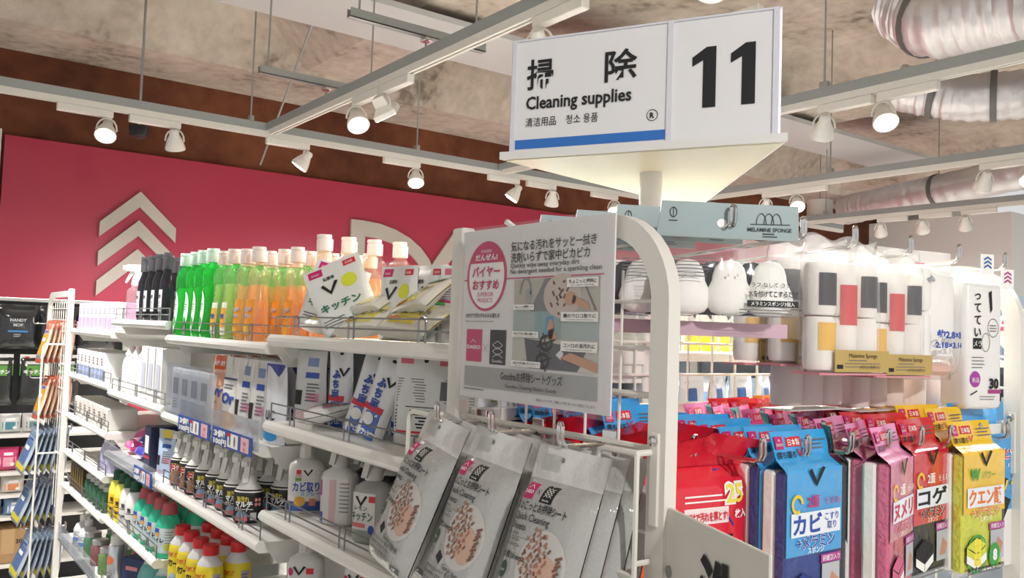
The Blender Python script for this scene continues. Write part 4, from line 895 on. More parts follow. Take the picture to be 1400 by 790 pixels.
used0 = False
for j, (hy, rz) in enumerate(zip(hookY, (-92, -88, -84))):
    hook('chrome hook of the %s stack of grey sheet packs' % nmz[j], .65, hy, 1.383, -PI / 2, .068, .0, 'hooks for the grey sheet packs')
    for q in range(4):
        a = R(rz); pivot = Vector((.588 + .029 * q, hy - .002 + .004 * q, 1.376 - .003 * q - .004 * j)); tl = TILT + 1.5 * q + random.uniform(-1, 1)
        lab = 'front grey cleaning sheet pack of the %s stack beside the notice' % nmz[j] if q == 0 else 'grey cleaning sheet pack, %s in the %s stack beside the notice' % (ORD[q], nmz[j])
        rot = (R(tl), R((9, 5, 2)[j] + (random.uniform(-2, 2) if q else 0)), R(rz + random.uniform(-3, 3) * (q > 0)))
        import mathutils
        Rm = mathutils.Euler(rot).to_matrix(); loc = pivot - Rm @ Vector((-.012 * SPS, 0, (SP_H - .014) * .92))
        if not used0: sheet0.location = loc; sheet0.rotation_euler = rot; sheet0.scale = (SPS, 1.15, .92); sheet0['label'] = lab; used0 = True
        else: dup(sheet0, lab, loc, 0, None, rot)
# bent wire brackets beside the stacks
def bracket(label, y, s, x=.62):
    t = thing('wire_bracket', label, 'bracket', (x, y, 1.0)); w_ = .058 * s
    pth = [(.026, 0, .384)] + [(0, 0, .384)] + arc((0, w_ - s * .012, .372), .012, 90, 90 + (90 if s > 0 else -90), 1, 'yz')[:0] + [(0, w_ - s * .012, .384), (0, w_ - s * .003, .381), (0, w_, .372), (0, w_, -.3)]
    MB().tube(pth, .0034, 8).build('wire', ARCHW, t); MB().span((-.0015, 0, .0), (.0015, w_, .262)).tube([(0, 0, .262), (0, w_, .262)], .0034).build('sign_plate', ARCHW, t); MB().tube([(0, 0, .275), (.026, 0, .275)], .003).tube([(.0, 0, .384), (.0, .0, .1)], .003).build('stay', ARCHW, t); return t
bracket('white bent wire bracket on the post right of the sheet packs', .622, 1)
bracket('white bent wire bracket on the post left of the sheet packs', 1.022, 1)
# ------------------------------------------------------------------ white board with the big character
a_, b_ = Vector((.648, .603, 0)), Vector((.5795, .43, 0)); d_ = (b_ - a_); L_ = d_.length; ang = math.atan2(d_.y, d_.x)
t = thing('sign_board', 'white board with a big black character, fixed to the white post under the red packs', 'sign', (a_.x, a_.y, .98), ang)
MB().box((L_ / 2, 0, .176), (L_, .003, .352), .0012).build('board', mat('E2DFD6', .4, 0, .02), t, 0)
p = Print(lambda x, z, o: (x, .002 * -1 - o, z)); p.text('洗', .108, .262, .074, INK, 'c', .035); p.build('print', t)
MB().lathe([(.006, -.003), (.006, .003)], 14, M=Matrix.Translation((.006, 0, .29)) @ Matrix.Rotation(PI / 2, 4, 'X')).build('rivet', STEELG, t)

# ================================================================== hanging aisle sign: three-sided prism on a pole
A_, B_, C_ = Vector((.800, 1.118, 0)), Vector((.999, .736, 0)), Vector((1.385, 1.236, 0)); SZ0, SZ1 = 1.789 - 1.6005, 1.972 - 1.6005
t = thing('aisle_sign', 'white three-sided aisle sign on a pole reading Cleaning supplies 11', 'sign', (1.034, 1.022, 1.6005)); P0 = t.location
ctr = (A_ + B_ + C_) / 3
def shr(p, k): return ctr + (p - ctr) * k
pl = [shr(q, 1.035) for q in (A_, B_, C_)]
under = mat('EAE8C6', .22, 0, .02)
MB().prism([(q.x - P0.x, q.y - P0.y) for q in pl], SZ0 - .012, SZ0, 'xy').build('base_plate', mat('E9E8E4', .3, 0, .02), t, 0)
MB().prism([(q.x - P0.x, q.y - P0.y) for q in [shr(q, 1.0) for q in (A_, B_, C_)]], SZ0 - .0135, SZ0 - .0115, 'xy').build('underside', under, t, 0)
FR = mat('DEDEE6', .3, 0, .02); PAP = mat('EAE9EA', .4, 0, .02, 8, .08)
for n_, (a, b_) in enumerate([(A_, B_), (B_, C_), (C_, A_)]):
    a, b_ = shr(a, .97), shr(b_, .97); u = (b_ - a).normalized(); nrm = Vector((u.y, -u.x, 0)); L_ = (b_ - a).length; H_ = SZ1 - SZ0
    O = Vector((a.x - P0.x, a.y - P0.y, SZ0)); Fp = planeF(O, u, (0, 0, 1), nrm)
    def slab(x0, x1, z0, z1, o0, o1): 
        q = [Fp(x, z, o) for o in (o0, o1) for x, z in ((x0, z0), (x1, z0), (x1, z1), (x0, z1))]
        return q, [(0, 1, 2, 3)[::-1], (4, 5, 6, 7), (0, 1, 5, 4), (1, 2, 6, 5), (2, 3, 7, 6), (3, 0, 4, 7)]
    b = MB(); b.add(*slab(0, L_, 0, H_, -.004, 0)); f_ = b.build('sign_panel', PAP if n_ == 0 else mat('E3DF9A', .4), t, 0)
    b = MB(); sp = L_ * .625
    for x0, x1 in ((0, .007), (L_ - .008, L_), (sp - .004, sp + .004)): b.add(*slab(x0, x1, 0, H_, -.001, .003))
    b.add(*slab(0, L_, H_ - .003, H_, -.001, .0025)); b.build('panel_frame', FR, t, 0)
    if n_ == 0:
        p = Print(Fp, .0005); W1 = sp - .004
        p.text('掃', .026, H_ * .57, .052, INK, 'l', .018, .046); p.text('除', .158, H_ * .57, .052, INK, 'l', .018, .052)
        p.text('Cleaning supplies', .026, H_ * .375, .0285, INK, 'l', .022, .176); p.text('清洁用品', .026, H_ * .225, .016, INK, 'l', 0, .053); p.text('청소 용품', .096, H_ * .225, .016, INK, 'l', 0, .053)
        p.ring(W1 - .022, H_ * .235, .0088, .0088, .0010, INK); p.text('R', W1 - .022, H_ * .212, .0115, INK, 'c', .03)
        p.rect(.008, .005, W1 - .002, .020, mat('2F73C4', .45, 0, .03), 1)
        p.poly([(sp + .033, H_ * .60), (sp + .033, H_ * .675), (sp + .054, H_ * .75), (sp + .068, H_ * .75), (sp + .068, H_ * .26), (sp + .049, H_ * .26), (sp + .049, H_ * .645)], INK, 2)
        p.poly([(sp + .089, H_ * .60), (sp + .089, H_ * .675), (sp + .110, H_ * .75), (sp + .124, H_ * .75), (sp + .124, H_ * .26), (sp + .105, H_ * .26), (sp + .105, H_ * .645)], INK, 2)
        p.build('print', t)
MB().tube([(0, 0, 0), (0, 0, SZ0 - .01)], .0155, 20).build('pole', WHITE, t); MB().tube([(0, 0, SZ0 - .075), (0, 0, SZ0 - .012)], .019, 20).build('pole_sleeve', WHITE, t)
MB().lathe([(.0025, 0), (.0025, .002)], 10, M=Matrix.Translation((-.0105, -.0115, 1.705 - 1.6005)) @ Matrix.Rotation(R(90), 4, Vector((1, -1, 0)).normalized())).build('screw_hole', BLACK, t)

# ================================================================== goods on the shelves
AISLE = -PI / 2        # turned to face the aisle
def side_fn(prof, sx, sy):     # point on the side of a lathe-made bottle: x along the width, z up
    def Rz(z):
        for (r0, z0), (r1, z1) in zip(prof, prof[1:]):
            if z0 <= z <= z1 and z1 > z0: return r0 + (r1 - r0) * (z - z0) / (z1 - z0)
        return prof[-1][0]
    def F(x, z, o):
        r = Rz(z); a = max(-1.5, min(1.5, x / (r * sx))) ; return ((r + o) * sx * math.sin(a), -(r * sy + o) * math.cos(a), z)
    return F
def fliptop(b, r, z, h, c=(0, 0)):
    b.lathe([(r * .95, z), (r, z + .002), (r, z + h * .72), (r * .9, z + h * .75)], 18, c=(c[0], c[1], 0))
    b.lathe([(r * .9, z + h * .75), (r * 1.05, z + h * .82), (r * 1.0, z + h), (r * .6, z + h)], 18, 1, .85, (c[0], c[1] - r * .12, 0))
def soap_bottle(label, kind):
    t = thing('soap_bottle', label, 'bottle')
    if kind == 'green':
        pr = [(.026, 0), (.031, .006), (.033, .03), (.030, .075), (.0275, .105), (.030, .135), (.031, .15), (.027, .168), (.015, .183), (.0125, .192)]; sy = .68; bm_ = clear('96EFAE', .22, .04, '3FE06C', .3, 60); cap = mat('DDF3E4', .35)
        liq = clear('86F2A8', .42, .2, '2FEA63', 0); top = .128
    elif kind == 'clear':
        pr = [(.024, 0), (.028, .005), (.030, .03), (.0265, .085), (.025, .11), (.0275, .135), (.029, .15), (.026, .163), (.0145, .176), (.0125, .184)]; sy = .75; bm_ = clear('F8FAEE', .06, .03, 'EEF4D8', .35, 60); cap = mat('F4E6DA', .35); liq = clear('EEF7D4', .26, .2, 'D8EFA8', 0); top = .132
    else:
        pr = [(.024, 0), (.028, .005), (.030, .03), (.0265, .085), (.025, .11), (.0275, .135), (.029, .15), (.026, .163), (.0145, .176), (.0125, .184)]; sy = .75; bm_ = clear('FEF8EE', .06, .03, 'F8EAD4', .35, 60); cap = mat('F6E8DF', .35); liq = clear('FEEDD6', .26, .2, 'FBD0A0', 0); top = .128
    MB().lathe(pr, 22, 1, sy).build('bottle', bm_, t, 60)
    lp_ = [(r * .93, z + .002) for r, z in pr if z < top] + [(.02, top)]; MB().lathe(lp_, 18, 1, sy).build('liquid', liq, t, 60)
    b = MB(); z1 = pr[-1][1]; fliptop(b, .0148, z1 - .004, .034); b.build('cap', cap, t, 40)
    F = side_fn(pr, 1, sy); p = Print(F, .0005)
    if kind == 'green':
        p.disc(-.006, .066, .020, .052, mat('EAF6E8', .4), 1, 20, 4); p.disc(.0, .04, .008, .012, mat('5BA85A', .5), 2); p.fine(-.008, .085, .008, 3, .006, .002, GREYINK)
    elif kind == 'clear':
        p.rect(-.018, .012, .018, .088, mat('F3EDE2', .4), 1, 6); p.rect(-.016, .03, .016, .075, mat('F2A93A', .4), 2, 5); p.text('除菌', 0, .05, .012, BLUEINK, 'c', .05)
    else:
        p.rect(-.02, .012, .02, .095, mat('F5A02E', .4), 1, 6); p.disc(0, .028, .014, .012, mat('F7BE4E', .4), 2); p.text('オレンジ', 0, .068, .0115, WHINK, 'c', .12, .033); p.text('オレンジ', 0, .068, .0115, BLUEINK, 'c', .02, .033, 0, 4); p.text('パワー', 0, .052, .0125, WHINK, 'c', .12, .03); p.text('パワー', 0, .052, .0125, BLUEINK, 'c', .02, .03, 0, 4)
    p.build('label', t); return t
ZT2, ZT1, ZT3, ZT4 = 1.4595, 1.4775, 1.4975, 1.4545
protos = {}
nmk = {'green': 'green dish soap bottle with white cap', 'clear': 'pale lime soap bottle with cream cap', 'orange': 'orange dish soap bottle with cream cap'}
sc_ = {'green': 1.03, 'clear': 1.02, 'orange': 1.0}
cols_ = [2.462, 2.382, 2.302, 2.222, 2.142, 2.062, 1.982, 1.902, 1.822, 1.772, 1.685]
for ci, y in enumerate(cols_):
    for ri, x in enumerate([.688, .748, .808, .868, .928]):
        k = 'green' if ci < 4 or (ri >= 3 and ci < 6) else ('clear' if ci < 6 else 'orange')
        if ci in (8, 10) and ri < 1: continue
        if ci == 9: continue
        if ci == 10 and ri < 1: continue
        lab = '%s, %s file from left, %s from front' % (nmk[k], ORD[ci], ORD[ri])
        loc = (x + random.uniform(-.003, .003), y + random.uniform(-.003, .003), ZT1 if y < 1.73 else ZT2)
        if k not in protos: protos[k] = soap_bottle(lab, k); o = protos[k]; o.location = loc; o.rotation_euler = (0, 0, AISLE)
        else: o = dup(protos[k], lab, loc, AISLE + R(random.uniform(-7, 7)))
        o['group'] = nmk[k].split(' with')[0] + 's on the top shelf'; o.scale = (sc_[k] * 1.13, sc_[k] * 1.16, sc_[k])
# dark bottles and the clear trigger spray on the third bay
def dark_bottle(label):
    t = thing('soap_bottle', label, 'bottle', group='dark bottles on the top shelf')
    pr = [(.026, 0), (.03, .005), (.031, .06), (.030, .10), (.027, .125), (.016, .148), (.013, .158)]
    MB().lathe(pr, 20, 1, .7).build('bottle', clear('77777E', .45, .05, '3A3A40', .1), t, 60); b = MB(); fliptop(b, .0145, .156, .05); b.build('cap', clear('A9A9AE', .55, .08, '77777C', 0), t)
    p = Print(side_fn(pr, 1, .7), .0005); p.rect(-.018, .03, .018, .095, mat('C9C9CC', .4), 1, 5); p.text('除菌', 0, .07, .012, INK, 'c', .03); p.fine(-.014, .06, .014, 4, .006, .002, GREYINK); p.build('label', t); return t
d0 = None
for ci, y in enumerate([2.95, 2.86, 2.77, 2.68]):
    for ri, x in enumerate([.695, .765]):
        lab = 'smoky black bottle left of the green ones, %s file, %s from the front' % (ORD[ci], ORD[ri])
        if d0 is None: d0 = dark_bottle(lab); d0.location = (x, y, ZT3); d0.rotation_euler = (0, 0, AISLE)
        else: dup(d0, lab, (x, y, ZT3), AISLE)
def trigger(b, z, s=1., low=False, nub=True):
    """spray head facing -y, neck at height z"""
    b.lathe([(.0165 * s, z), (.017 * s, z + .002), (.0155 * s, z + .022 * s), (.0135 * s, z + .024 * s), (.0115 * s, z + .034 * s)], 18)
    zz = z + .030 * s
    prof = [(-.030, .012), (-.034, .014), (-.034, .026), (-.028, .030), (.012, .032), (.026, .026), (.028, .016), (.014, .004), (.006, -.004), (-.010, -.004), (-.012, .010)]
    b.prism([(y * s, zz + q * s) for y, q in prof], -.0095 * s, .0095 * s, 'yz')
    b.box((0, -.037 * s, zz + .020 * s), (.013 * s, .008 * s, .013 * s), .002)
    b.prism([(y * s, zz + q * s) for y, q in [(-.012, .012), (-.020, .012), (-.026, -.004), (-.033, -.022), (-.030, -.024), (-.021, -.010), (-.014, .0)]], -.006 * s, .006 * s, 'yz')
def spray_bottle(label, w, hb, sy, bodym, headm, art, s=1., labelm=None, foot=None, group=None, square=.0, collar=False):
    t = thing('spray_bottle', label, 'spray bottle', group=group)
    r = w / 2; pr = [(r * .88, 0), (r * .98, .004), (r, .012), (r, hb * .80), (r * .93, hb * .90), (r * .62, hb * .97), (.0155 * s, hb), (.0145 * s, hb + .006)]
    n = 28; b = MB()
    b.lathe(pr, n, 1, sy)
    if square:
        for i, v in enumerate(b.v):      # rounder or squarer plan
            rr = math.hypot(v.x / 1, v.y / sy)
            if rr > r * .6: 
                a = math.atan2(v.y / sy, v.x); c, q = math.cos(a), math.sin(a); kx = (abs(c) ** 4 + abs(q) ** 4) ** -.25; k = 1 + (kx - 1) * square; b.v[i] = Vector((v.x * k, v.y * k, v.z))
    b.build('bottle', bodym, t, 60); h = MB(); trigger(h, hb + .002, s); h.build('spray_head', headm, t, 40)
    if collar: MB().lathe([(r * .985, hb * .80), (r * .97, hb * .86), (r * .80, hb * .96), (.019 * s, hb * 1.06), (.017 * s, hb * 1.10)], n, 1, sy).build('shoulder_collar', headm, t, 60)
    if foot: MB().lathe([(r * .86, .003), (r * .96, .006), (r * .97, hb * foot[1]), (r * .9, hb * foot[1])], n, 1, sy).build('liquid', foot[0], t, 60)
    base = side_fn(pr, 1, sy)
    def F(x, z, o):
        q = base(x, z, o)
        if square:
            a = math.atan2(q[1] / sy, q[0]); c, d = math.cos(a), math.sin(a); k = 1 + ((abs(c) ** 4 + abs(d) ** 4) ** -.25 - 1) * square; return (q[0] * k, q[1] * k, q[2])
        return q
    if art: p = Print(F, .0005); art(p, w, hb); p.build('label', t)
    return t
HEADW = mat('EFEDE8', .35, 0, .02); HEADG = mat('D3D0CA', .35, 0, .02)
sp_ = spray_bottle('clear round trigger spray bottle with white head, left of the dark bottles', .064, .115, 1, clear('F2E6EC', .12, .05, 'F6EEF2', 0), HEADW, lambda p, w, h: p.fine(-.02, .06, .02, 4, .008, .003, mat('B78FB0', .5)), 1.15, foot=(clear('EAD2E2', .3, .2, 'F0DCEB', 0), .5)); sp_.location = (.70, 3.07, ZT3); sp_.rotation_euler = (0, 0, AISLE)
# black kitchen sprays
def art_black(p, w, h):
    r = w / 2
    p.rect(-r * 1.35, .006, r * 1.35, h * .74, mat('1A1A1D', .35), 1, 12); p.text('油汚れ', -.006, h * .60, .013, mat('E5D84A', .5), 'c', .03, .03); p.text('マルチ', -.004, h * .46, .014, WHINK, 'c', .06, .04); p.text('クリーナー', -.004, h * .34, .010, WHINK, 'c', .04, .042)
    p.disc(-.008, h * .2, .014, .012, mat('7FA7C9', .5), 2); p.rect(-.024, h * .07, .006, h * .19, mat('D96A70', .5), 3); p.rect(.012, h * .1, .026, h * .3, mat('BFBFC2', .5), 2)
    for a in (0, 1):
        for c in (0, 1): p.disc(.024 + .009 * a, h * .52 + .010 * c, .0037, .004, mat('E08A86', .5), 3, 10, 1)
def art_red(p, w, h):
    art_black(p, w, h); p.rect(-.022, h * .52, .018, h * .70, mat('C33A34', .5), 4); p.disc(-.002, h * .3, .02, .017, mat('A77A5A', .5), 4); p.text('コゲ', -.002, h * .55, .013, WHINK, 'c', .04, None, 0, 6)
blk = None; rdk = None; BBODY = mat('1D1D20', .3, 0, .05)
for ci, y in enumerate([2.455, 2.383, 2.31, 2.236, 2.16, 2.085, 2.01, 1.935]):
    for ri, x in enumerate([.705, .785]):
        lab = 'black spray bottle with white head, %s file from the left, %s from the front' % (ORD[ci], ORD[ri])
        loc = (x + random.uniform(-.004, .004), y, 1.0535); a = AISLE + R(52 + random.uniform(-12, 12)); isr = ci < 3
        src = rdk if isr else blk
        if src is None:
            src = spray_bottle(lab, .066, .082, .72, BBODY, HEADW, art_red if isr else art_black, 1.02, group='black spray bottles', collar=True); src.location = loc; src.rotation_euler = (0, 0, a)
            if isr: rdk = src
            else: blk = src
        else: dup(src, lab, loc, a)
# white collar of those bottles comes with the head; three mould and kitchen sprays on the nearest bay
def art_kabi(p, w, h):
    r = w / 2; p.rect(-r * 1.2, h * .04, r * 1.2, h * .84, mat('E2E0DC', .45), 1, 12); p.rect(-r * 1.2, h * .04, r * 1.2, h * .22, mat('34559E', .45), 2, 10)
    p.rect(-.020, h * .72, -.011, h * .81, REDINK, 2); p.fine(-.022, h * .70, -.008, 1, .003, .0015, REDINK); vmark(p, .002, h * .745, .016); p.ring(.021, h * .75, .006, .006, .0007, mat('D99A92', .5)); p.rect(-.022, h * .60, -.010, h * .66, mat('6E9A3A', .5), 2)
    p.text('カビ取り', -.001, h * .42, .021, WHINK, 'c', .09, .050); p.text('カビ取り', -.001, h * .42, .021, BLUEINK, 'c', .03, .050, 0, 4); p.text('スプレー', .008, h * .33, .010, CYANB, 'c', .02); p.disc(-.012, h * .22, .011, .010, mat('E9B24A', .5), 3); p.rect(.006, h * .14, .018, h * .27, mat('D98060', .5), 3)
def art_white(p, w, h):
    r = w / 2; p.rect(-r * 1.2, h * .04, r * 1.2, h * .84, mat('DEDBD8', .45), 1, 12); p.rect(-.008, h * .06, .006, h * .80, mat('D9B3B5', .5), 2); p.rect(-r * 1.2, h * .02, -.022, h * .22, mat('34559E', .45), 2); p.rect(-r * 1.2, h * .5, -.026, h * .78, mat('B8568A', .5), 2)
    for q in range(8): p.rect(.014, h * (.74 - .07 * q), .032, h * (.755 - .07 * q), GREYINK, 2)
def art_green(p, w, h):
    r = w / 2; p.rect(-r * 1.15, h * .22, r * .5, h * .82, mat('DDDBD6', .45), 1, 12); vmark(p, -.010, h * .68, .022); p.rect(.006, h * .68, .018, h * .78, REDINK, 2); p.text('レモン', -.01, h * .54, .010, INK, 'c', .01); p.text('キッチン', -.008, h * .38, .018, mat('3C6B52', .5), 'c', .02, .045); p.rect(-.03, h * .26, .0, h * .33, mat('D86A70', .5), 2); p.disc(.012, h * .24, .006, .008, BLUEINK, 2)
ZS1 = 1.1195; TRB = mat('D9D8D4', .35, 0, .03)
for nm_, art, y, x, yaw, foot in [('white trigger spray bottle with blue lettering on the lower near shelf, left of three', art_kabi, 1.80, .735, -24, None), ('white trigger spray with a pale pink stripe, middle of three on lower near shelf', art_white, 1.555, .745, -58, None), ('trigger spray with green liquid at its foot, right of three on lower near shelf', art_green, 1.395, .735, -62, 1)]:
    o = spray_bottle(nm_, .074, .108, .62, clear('E9EDE8', .75, .12, 'DCDDD8', 0) if foot else TRB, HEADG, art, 1.0, foot=(clear('58B04A', .9, .3, '4CA83C', 0), .26) if foot else None, square=.55); o.location = (x, y, ZS1 if y < 1.73 else 1.1195 - .0635 + .0); o.rotation_euler = (0, 0, R(yaw))
    if y > 1.73: o.location = (.735, 1.69, ZS1)
k0 = None
for i, y in enumerate([1.66, 1.55, 1.44, 1.33, 1.22, 1.12]):
    for j, x in enumerate([.86, .95]):
        lab = 'shaded trigger spray behind the three on lower near shelf, %s in %s back row' % (ORD[i], ORD[j])
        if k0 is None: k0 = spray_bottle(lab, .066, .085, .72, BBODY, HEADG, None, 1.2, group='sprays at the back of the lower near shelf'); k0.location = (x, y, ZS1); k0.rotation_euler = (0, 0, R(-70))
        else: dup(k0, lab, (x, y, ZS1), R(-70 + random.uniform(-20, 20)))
# bottom shelf of the nearest bay: only the tops are in view
lo = spray_bottle('white trigger spray bottle with black mark on the bottom near shelf, left of three', .074, .115, .62, TRB, HEADG, lambda p, w, h: (vmark(p, -.008, h * .72, .022), p.rect(.006, h * .68, .02, h * .78, REDINK, 2), p.disc(-.026, h * .7, .006, .008, MAG, 2)), 1.0, group='sprays on the bottom near shelf', square=.55); lo.location = (.73, 1.66, .9275); lo.rotation_euler = (0, 0, R(-40))
dup(lo, 'white trigger spray bottle with black mark on the bottom near shelf, middle of three', (.80, 1.55, .9275), R(-55)); dup(lo, 'white trigger spray bottle with black mark on the bottom near shelf, right of three', (.76, 1.40, .9275), R(-75))

# ---- refill pouches
def bag_art(kind):
    def a(p, w, h):
        if kind == 'lemon':
            p.rect(-w * .42, h * .86, -w * .18, h * .97, MAG, 1); p.text('DAISO', -w * .30, h * .89, h * .04, WHINK, 'c'); p.rect(w * .2, h * .87, w * .42, h * .95, REDINK, 1); p.text('日本製', w * .31, h * .89, h * .04, WHINK, 'c'); vmark(p, -w * .12, h * .62, w * .26); p.disc(w * .22, h * .66, w * .14, h * .10, mat('D9DF3A', .5), 1); p.text('詰替用', -w * .1, h * .77, h * .055, INK, 'c', .03)
            p.text('キッチン', -w * .02, h * .32, h * .13, mat('2F7A55', .5), 'c', .04, w * .7); p.rect(w * .1, h * .14, w * .42, h * .26, mat('4E9A5A', .5), 1); p.fine(-w * .4, h * .2, w * .05, 3, h * .04, h * .015, GREYINK)
        elif kind == 'back':
            p.rect(-w * .42, h * .88, -w * .2, h * .96, mat('DB6E86', .5), 1); p.rect(w * .2, h * .87, w * .42, h * .96, mat('DB6E86', .5), 1); p.disc(0, h * .92, w * .035, h * .025, INK, 1); p.fine(-w * .44, h * .72, w * .44, 9, h * .03, h * .010, GREYINK, 1, .15); p.rect(-w * .44, h * .41, w * .42, h * .42, INK, 1); p.fine(-w * .44, h * .38, w * .44, 6, h * .035, h * .018, INK, 1, .4); p.rect(-w * .42, h * .13, w * .1, h * .155, REDINK, 1); p.rect(w * .25, h * .5, w * .44, h * .7, GREYINK, 1)
        elif kind == 'plainback':
            p.rect(-w * .1, h * .78, w * .3, h * .9, mat('7A8DB4', .5), 1); p.rect(-w * .1, h * .62, w * .35, h * .70, BLUEINK, 1); p.fine(0, h * .55, w * .4, 6, h * .045, h * .02, GREYINK); p.rect(-w * .38, h * .25, -w * .12, h * .45, INK, 1); p.fine(-w * .4, h * .15, w * .2, 3, h * .03, h * .012, mat('D98A92', .5)); p.rect(w * .05, h * .3, w * .38, h * .42, mat('DB8AA8', .5), 1)
        elif kind == 'orange':
            p.quad([(-w * .5, h * .8), (w * .5, h * .8), (w * .48, h), (-w * .48, h)], foil('E0642F'), 1); p.text('除菌 消臭', 0, h * .86, h * .07, WHINK, 'c', .03, w * .6); p.disc(w * .1, h * .66, w * .3, h * .1, mat('F1B08A', .5), 2); p.text('JOY', 0, h * .42, h * .15, BLUEINK, 'c', .05, w * .8); p.text('オレンジ', 0, h * .32, h * .05, INK, 'c', .02); p.disc(-w * .15, h * .13, w * .22, h * .09, mat('F2992E', .5), 2)
        elif kind == 'or':
            p.rect(-w * .4, h * .68, w * .4, h * .71, mat('3A4D66', .5), 1); p.fine(-w * .3, h * .62, w * .3, 2, h * .04, h * .02, GREYINK); p.text('Or', 0, h * .36, h * .2, BLUEINK, 'c', .05, w * .7); p.disc(0, h * .13, w * .42, h * .12, mat('F2A02E', .5), 1); p.disc(w * .1, h * .16, w * .2, h * .06, mat('F7C060', .5), 2)
        elif kind == 'blue':
            p.poly([(-w * .48, h * .55), (w * .48, h * .98), (-w * .48, h * .98)], foil('2A3F9A'), 1); p.text('UC', w * .05, h * .3, h * .16, INK, 'c', .03); p.disc(0, h * .1, w * .35, h * .07, CYANB, 1)
        elif kind == 'rim':
            p.quad([(-w * .5, 0), (w * .5, 0), (w * .5, h * .34), (-w * .5, h * .30)], foil('2B63BE'), 1); vmark(p, w * .2, h * .68, w * .36); p.vtext('ふち裏', -w * .06, h * .74, h * .115, BLUEINK, .06); p.rect(-w * .4, h * .32, w * .3, h * .39, REDINK, 2); p.disc(-w * .1, h * .23, w * .2, h * .07, PAPER, 2); p.text('洗浄', 0, h * .04, h * .07, WHINK, 'c', .04, w * .7); p.disc(0, h * .92, w * .07, h * .02, INK, 1)
        elif kind == 'yellow':
            p.quad([(-w * .5, h * .1), (w * .5, h * .1), (w * .5, h * .62), (-w * .5, h * .7)], foil('E8D53A'), 1); p.disc(w * .12, h * .78, w * .2, h * .08, mat('4E9A4A', .5), 2); p.rect(-w * .42, h * .84, -w * .1, h * .95, REDINK, 2); p.text('クエン酸', 0, h * .36, h * .13, INK, 'c', .04, w * .8); p.disc(-w * .2, h * .22, w * .14, h * .07, mat('E0913A', .5), 2); p.rect(w * .1, h * .87, w * .42, h * .96, MAG, 2)
    return a
def bag(label, kind, w, h, d, col, loc, rz=0, rot=None, group=None):
    t, F = pouch('refill_pouch', label, 'refill pouch', w, h, d, foil(col), group, standF(w, h, d, random.random() * 6), loc, rz, rot)
    p = Print(F, .0006); bag_art(kind)(p, w, h); p.build('print', t); return t
z1a, z1b = ZT1 + .001, 1.3015
wA = bag('white lemon refill pouch leaning by the orange bottles, left of two tilted ones', 'lemon', .115, .135, .04, 'E6E6E2', (.705, 1.575, z1a + .012), rot=(R(-6), R(14), R(-44)))
wB = dup(wA, 'white lemon refill pouch leaning on its neighbour, right of the two tilted ones', (.72, 1.475, z1a + .02), 0, None, (R(-8), R(-24), R(-40)))
dup(wA, 'white lemon refill pouch standing edge-on between the tilted pair and the back-printed pouch', (.76, 1.375, z1a), R(-84)); dup(wA, 'white lemon refill pouch edge-on, just left of the back-printed pouch', (.78, 1.315, z1a), R(-80))
bag('white refill pouch showing its printed back at the right end of the top near shelf', 'back', .13, .132, .03, 'E4E3E0', (.80, 1.20, z1a), R(-66)); dup(wA, 'white lemon refill pouch standing behind the back-printed pouch', (.90, 1.27, z1a), R(-60)); dup(wA, 'white lemon refill pouch at the very back of the top near shelf', (.93, 1.40, z1a), R(-50))
yA = bag('yellow and white refill pouch lying leftmost at the front of the top near shelf', 'yellow', .145, .10, .036, 'E9E6DA', (.690, 1.545, z1a + .014), rot=(R(-50), R(6), R(-72)))
dup(yA, 'yellow and white refill pouch lying on the top near shelf, right of the leftmost one', (.690, 1.40, z1a + .014), 0, None, (R(-56), R(-4), R(-80)))
dup(yA, 'yellow and white refill pouch lying across the others in the pile', (.715, 1.45, z1a + .047), 0, None, (R(-62), R(-7), R(-84)))
dup(yA, 'yellow and white refill pouch lying nearest the post on the top near shelf', (.690, 1.25, z1a + .014), 0, None, (R(-52), R(3), R(-86)))
dup(yA, 'yellow and white refill pouch resting on top near the post', (.715, 1.27, z1a + .047), 0, None, (R(-50), R(-10), R(-92)))
zb2 = 1.2475
row = [('orange', 2.155, 'EFC2A4', 'orange topped refill pouch with a fruit picture'), ('or', 2.062, 'E9E7E2', 'white refill pouch with orange fruit at its foot'), ('plainback', 1.968, 'DEDCD8', 'white refill pouch showing its back, left of two'), ('plainback', 1.875, 'D6D4D0', 'white refill pouch showing its back, right of two'), ('blue', 1.785, 'DDDEE2', 'white refill pouch with a dark blue corner')]
for kd, y, c, l in row:
    o = bag(l + ', behind the clear guard', kd, .09, .172, .038, c, (.70, y, zb2), R(-84), group='refill pouches behind the clear guard')
    for q in range(3): dup(o, l + ', %s behind the guard row' % ORD[q], (.745 + .042 * q, y + .004, zb2), R(-86 + random.uniform(-4, 4)))
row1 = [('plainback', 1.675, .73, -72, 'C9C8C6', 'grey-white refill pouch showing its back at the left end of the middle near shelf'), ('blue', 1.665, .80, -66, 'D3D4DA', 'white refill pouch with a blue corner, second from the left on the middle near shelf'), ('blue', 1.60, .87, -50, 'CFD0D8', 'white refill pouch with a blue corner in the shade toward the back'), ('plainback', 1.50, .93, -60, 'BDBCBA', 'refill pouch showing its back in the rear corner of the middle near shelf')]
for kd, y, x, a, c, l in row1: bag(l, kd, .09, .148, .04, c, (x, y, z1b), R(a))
rA = bag('blue footed drain cleaner pouch leaning left on the middle near shelf, left of two', 'rim', .062, .158, .03, 'E3E3E4', (.735, 1.475, z1b + .002), rot=(R(-4), R(16), R(-58)))
dup(rA, 'blue footed drain cleaner pouch leaning left on the middle near shelf, right of two', (.72, 1.395, z1b + .002), 0, None, (R(-4), R(18), R(-66)))
